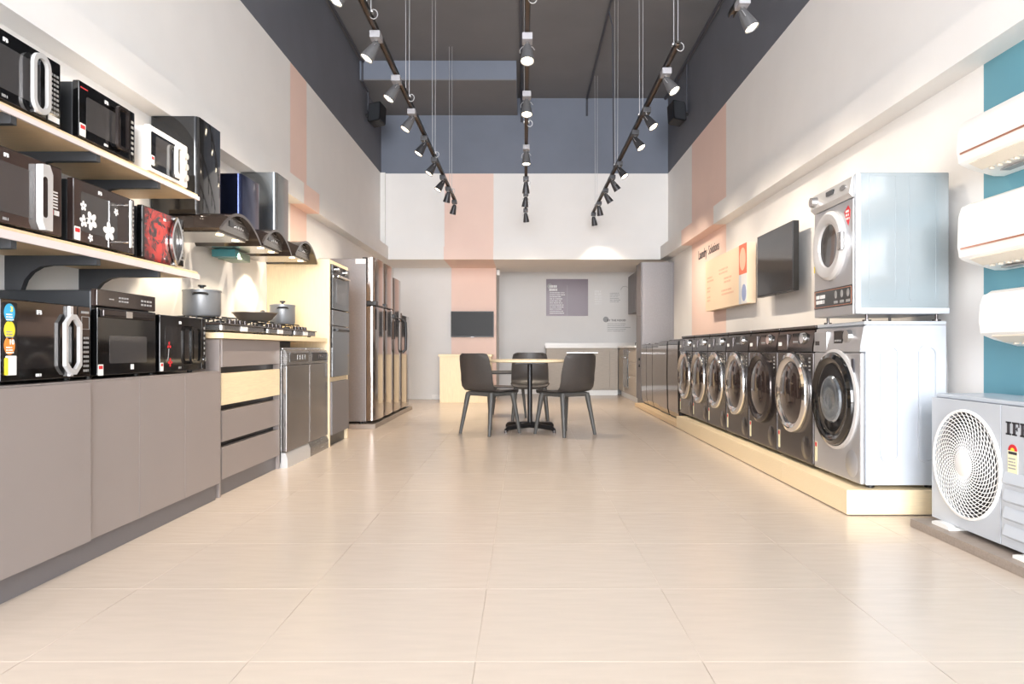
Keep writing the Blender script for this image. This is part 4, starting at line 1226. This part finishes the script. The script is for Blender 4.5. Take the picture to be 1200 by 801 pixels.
def track(label, X, y0, y1, wires):
    t = thing('light_track', label, 'light track', (X, (y0 + y1) / 2, ZT), 0, 'suspended light tracks')
    yc = (y0 + y1) / 2
    b = B(); b.box(-.018, -.012, y0 - yc, y1 - yc, -.016, .016); b.box(.012, .018, y0 - yc, y1 - yc, -.016, .016); b.box(-.018, .018, y0 - yc, y1 - yc, .004, .016)
    b.obj('rail', 'track_black', t)
    B().box(-.011, .011, y0 - yc + .02, y1 - yc - .02, -.006, .0035).obj('conductor', 'rail_strip', t)
    for wy in wires:
        y = wy - yc
        for dx in (-.014, .014):
            B().cyl((dx, y, .012), (dx * 1.4, y, ZC - ZT), .0028, n=6).obj('suspension_wire', 'wire', t)
        B().box(-.028, .028, y - .02, y + .02, .01, .028, .004).obj('wire_clamp', 'wire', t)
        B().tube([(.03 + .026 * math.sin(R(a)), y, .005 + .03 * math.cos(R(a))) for a in range(0, 360, 30)], .003, 6, True).obj('wire_loop', 'wire', t)


track('suspended light track nearest the microwave wall', -.977, 2.6, 10.15, (4.45, 5.93, 7.65, 9.4))
track('suspended light track along the middle of the ceiling', .02, 2.6, 10.9, (4.25, 6.6, 8.95, 10.2))
track('suspended light track nearest the washing machine wall', 1.055, 4.86, 11.0, (4.93, 6.4, 8.12, 10.4))
track('short light track hanging close to the right wall', 1.30, 2.6, 4.45, (2.9, 4.1))


def spot_proto():
    t = thing('track_spotlight', '', 'spotlight', (0, 0, 0), 0, 'track spotlights')
    B().box(-.036, .036, -.05, .05, -.062, -.017, .003).obj('adapter', 'spot_box', t)
    B().cyl((0, 0, -.085), (0, 0, -.06), .014, n=14).obj('swivel', 'chrome', t)
    return t


def spot(label, X, Y, d, power, m='spot_grey'):
    t = thing('track_spotlight', label, 'spotlight', (X, Y, ZT), 0, 'track spotlights')
    d = Vector(d).normalized()
    B().box(-.034, .034, -.05, .05, -.062, -.0165, .003).obj('adapter', 'spot_box' if m == 'spot_grey' else 'spot_dark', t)
    B().cyl((0, 0, -.088), (0, 0, -.06), .014, n=14).obj('swivel', 'chrome', t)
    o = Vector((0, 0, -.092))
    q = d.to_track_quat('Z', 'Y').to_matrix().to_4x4()
    mt = Matrix.Translation(o) @ q
    hd = B().lathe([(0, -.018), (.018, -.016), (.026, 0), (.034, .04), (.041, .08), (.044, .105), (.046, .118), (.042, .118), (.038, .106), (0, .106)], 28, mt).obj('head', m, t)
    B().lathe([(0, .112), (.037, .112), (.038, .107), (0, .107)], 28, mt).obj('lens', 'lamp_glow', hd)
    B().tube([o + d * .04 + Vector((.05, 0, 0)) * 0 + (q @ Vector((.05 * math.sin(R(a)), 0, .05 * math.cos(R(a)) - .0)).to_4d()).to_3d() * 1.0 for a in range(-75, -285, -30)], .003, 6).obj('wire_guard', 'wire', hd)
    l = bpy.data.lights.new('spot_lamp', 'SPOT'); l.energy = power; l.color = (1.0, .845, .67); l.spot_size = R(84); l.spot_blend = .9; l.shadow_soft_size = .035
    lo = bpy.data.objects.new('spot_lamp', l); lo.location = o + d * .122
    lo.rotation_euler = d.to_track_quat('-Z', 'Y').to_euler(); COL.objects.link(lo); lo.parent = t


LW = [3.9, 4.67, 5.42, 6.17, 6.94, 7.71, 8.5, 9.1, 9.9]
names = ['first', 'second', 'third', 'fourth', 'fifth', 'sixth', 'seventh', 'eighth', 'ninth']
side_l = 'grey spotlight on the microwave side track, %s from its shopfront end'
for k, y in enumerate(LW):
    d = (-.52, -.15, -.85) if k < 7 else (-.25, .3, -1)
    spot(side_l % names[k], -.977, y, d, SPOT_W, 'spot_grey' if k < 4 else 'spot_dark')
side_c = 'grey spotlight on the middle track, %s from its shopfront end'
for k, y in enumerate([4.7, 5.75, 7.25, 8.57, 9.4, 10.5]):
    d = [(0, -.3, -.95), (0, -.25, -.95), (0, -.1, -1), (0, .25, -1), (-.1, .2, -1), (.1, .35, -1)][k]
    spot(side_c % names[k], .02, y, d, SPOT_W * 1.0, 'spot_grey' if k < 3 else 'spot_dark')
side_r = 'grey spotlight on the washing machine side track, %s from its shopfront end'
for k, y in enumerate([5.28, 6.13, 6.76, 7.88, 8.49, 9.2, 10.0, 10.8]):
    d = (.5, -.3, -.82) if k < 4 else ((.55, .1, -.8) if k < 6 else (.2, .3, -1))
    spot(side_r % names[k], 1.055, y, d, SPOT_W, 'spot_grey' if k < 1 else 'spot_dark')
spot('grey spotlight on the short track close to the right wall', 1.30, 4.22, (.42, -.2, -.88), SPOT_W * .35)


def speaker(label, X, Y, z, s):
    t = thing('wall_speaker', label, 'speaker', (X, Y, z), 0, 'black wall speakers')
    P = rrect(0, 0, .10, .15, .03, 4)
    b = B().prism(P, 'y', -.08, .08); b.xf(Matrix.Rotation(R(-14), 4, 'X') @ Matrix.Rotation(R(18 * s), 4, 'Z')).obj('cabinet', 'black_plastic', t)
    b = B().prism(rrect(0, 0, .085, .135, .025, 4), 'y', -.088, -.081); b.xf(Matrix.Rotation(R(-14), 4, 'X') @ Matrix.Rotation(R(18 * s), 4, 'Z')).obj('grille', 'bracket', t)
    B().box(min(-s * .02, s * (HALF - abs(X))), max(-s * .02, s * (HALF - abs(X))), .02, .06, -.02, .02, .004).obj('bracket', 'black_plastic', t)
    return t


speaker('black wall speaker high in the corner on the microwave side', -2.12, 10.2, 4.25, -1)
speaker('black wall speaker high on the dark wall of the laundry side', 2.13, 9.9, 4.17, 1)


def conduit(label, pts, r=.014):
    tag(B().tube(pts, r, 8).obj('conduit', 'conduit'), label, 'conduit', 'dark electrical conduits on ceiling and walls')


conduit('dark conduit along the ceiling edge of the microwave side', [(-2.24, 3.5, ZC - .02), (-2.24, 9.84, ZC - .02)], .018)
conduit('dark conduit down the corner behind the microwave side speaker', [(-2.25, 9.84, ZC - .03), (-2.25, 9.84, 4.6), (-2.25, 10.2, 4.58), (-2.25, 10.2, 4.3)], .014)
conduit('dark conduit along the ceiling edge of the laundry side', [(2.25, 3.5, ZC - .02), (2.25, 11.3, ZC - .02)], .018)
conduit('dark conduit drop to the speaker on the laundry side', [(2.27, 9.9, ZC - .03), (2.27, 9.9, 4.2)], .012)
conduit('dark conduit beside the ceiling beam end', [(-.04, 3.0, ZC - .02), (-.04, 11.3, ZC - .02), (-.04, 11.31, 4.5)], .02)
conduit('dark conduit on the ceiling above the washing machine side track', [(1.0, 3.0, ZC - .02), (1.0, 11.3, ZC - .02), (1.0, 11.31, 4.6)], .016)
conduit('thin feed conduit dropping to the washing machine side track', [(1.0, 8.35, ZC - .035), (1.04, 8.35, ZC - .2), (1.055, 8.35, ZT + .018)], .008)
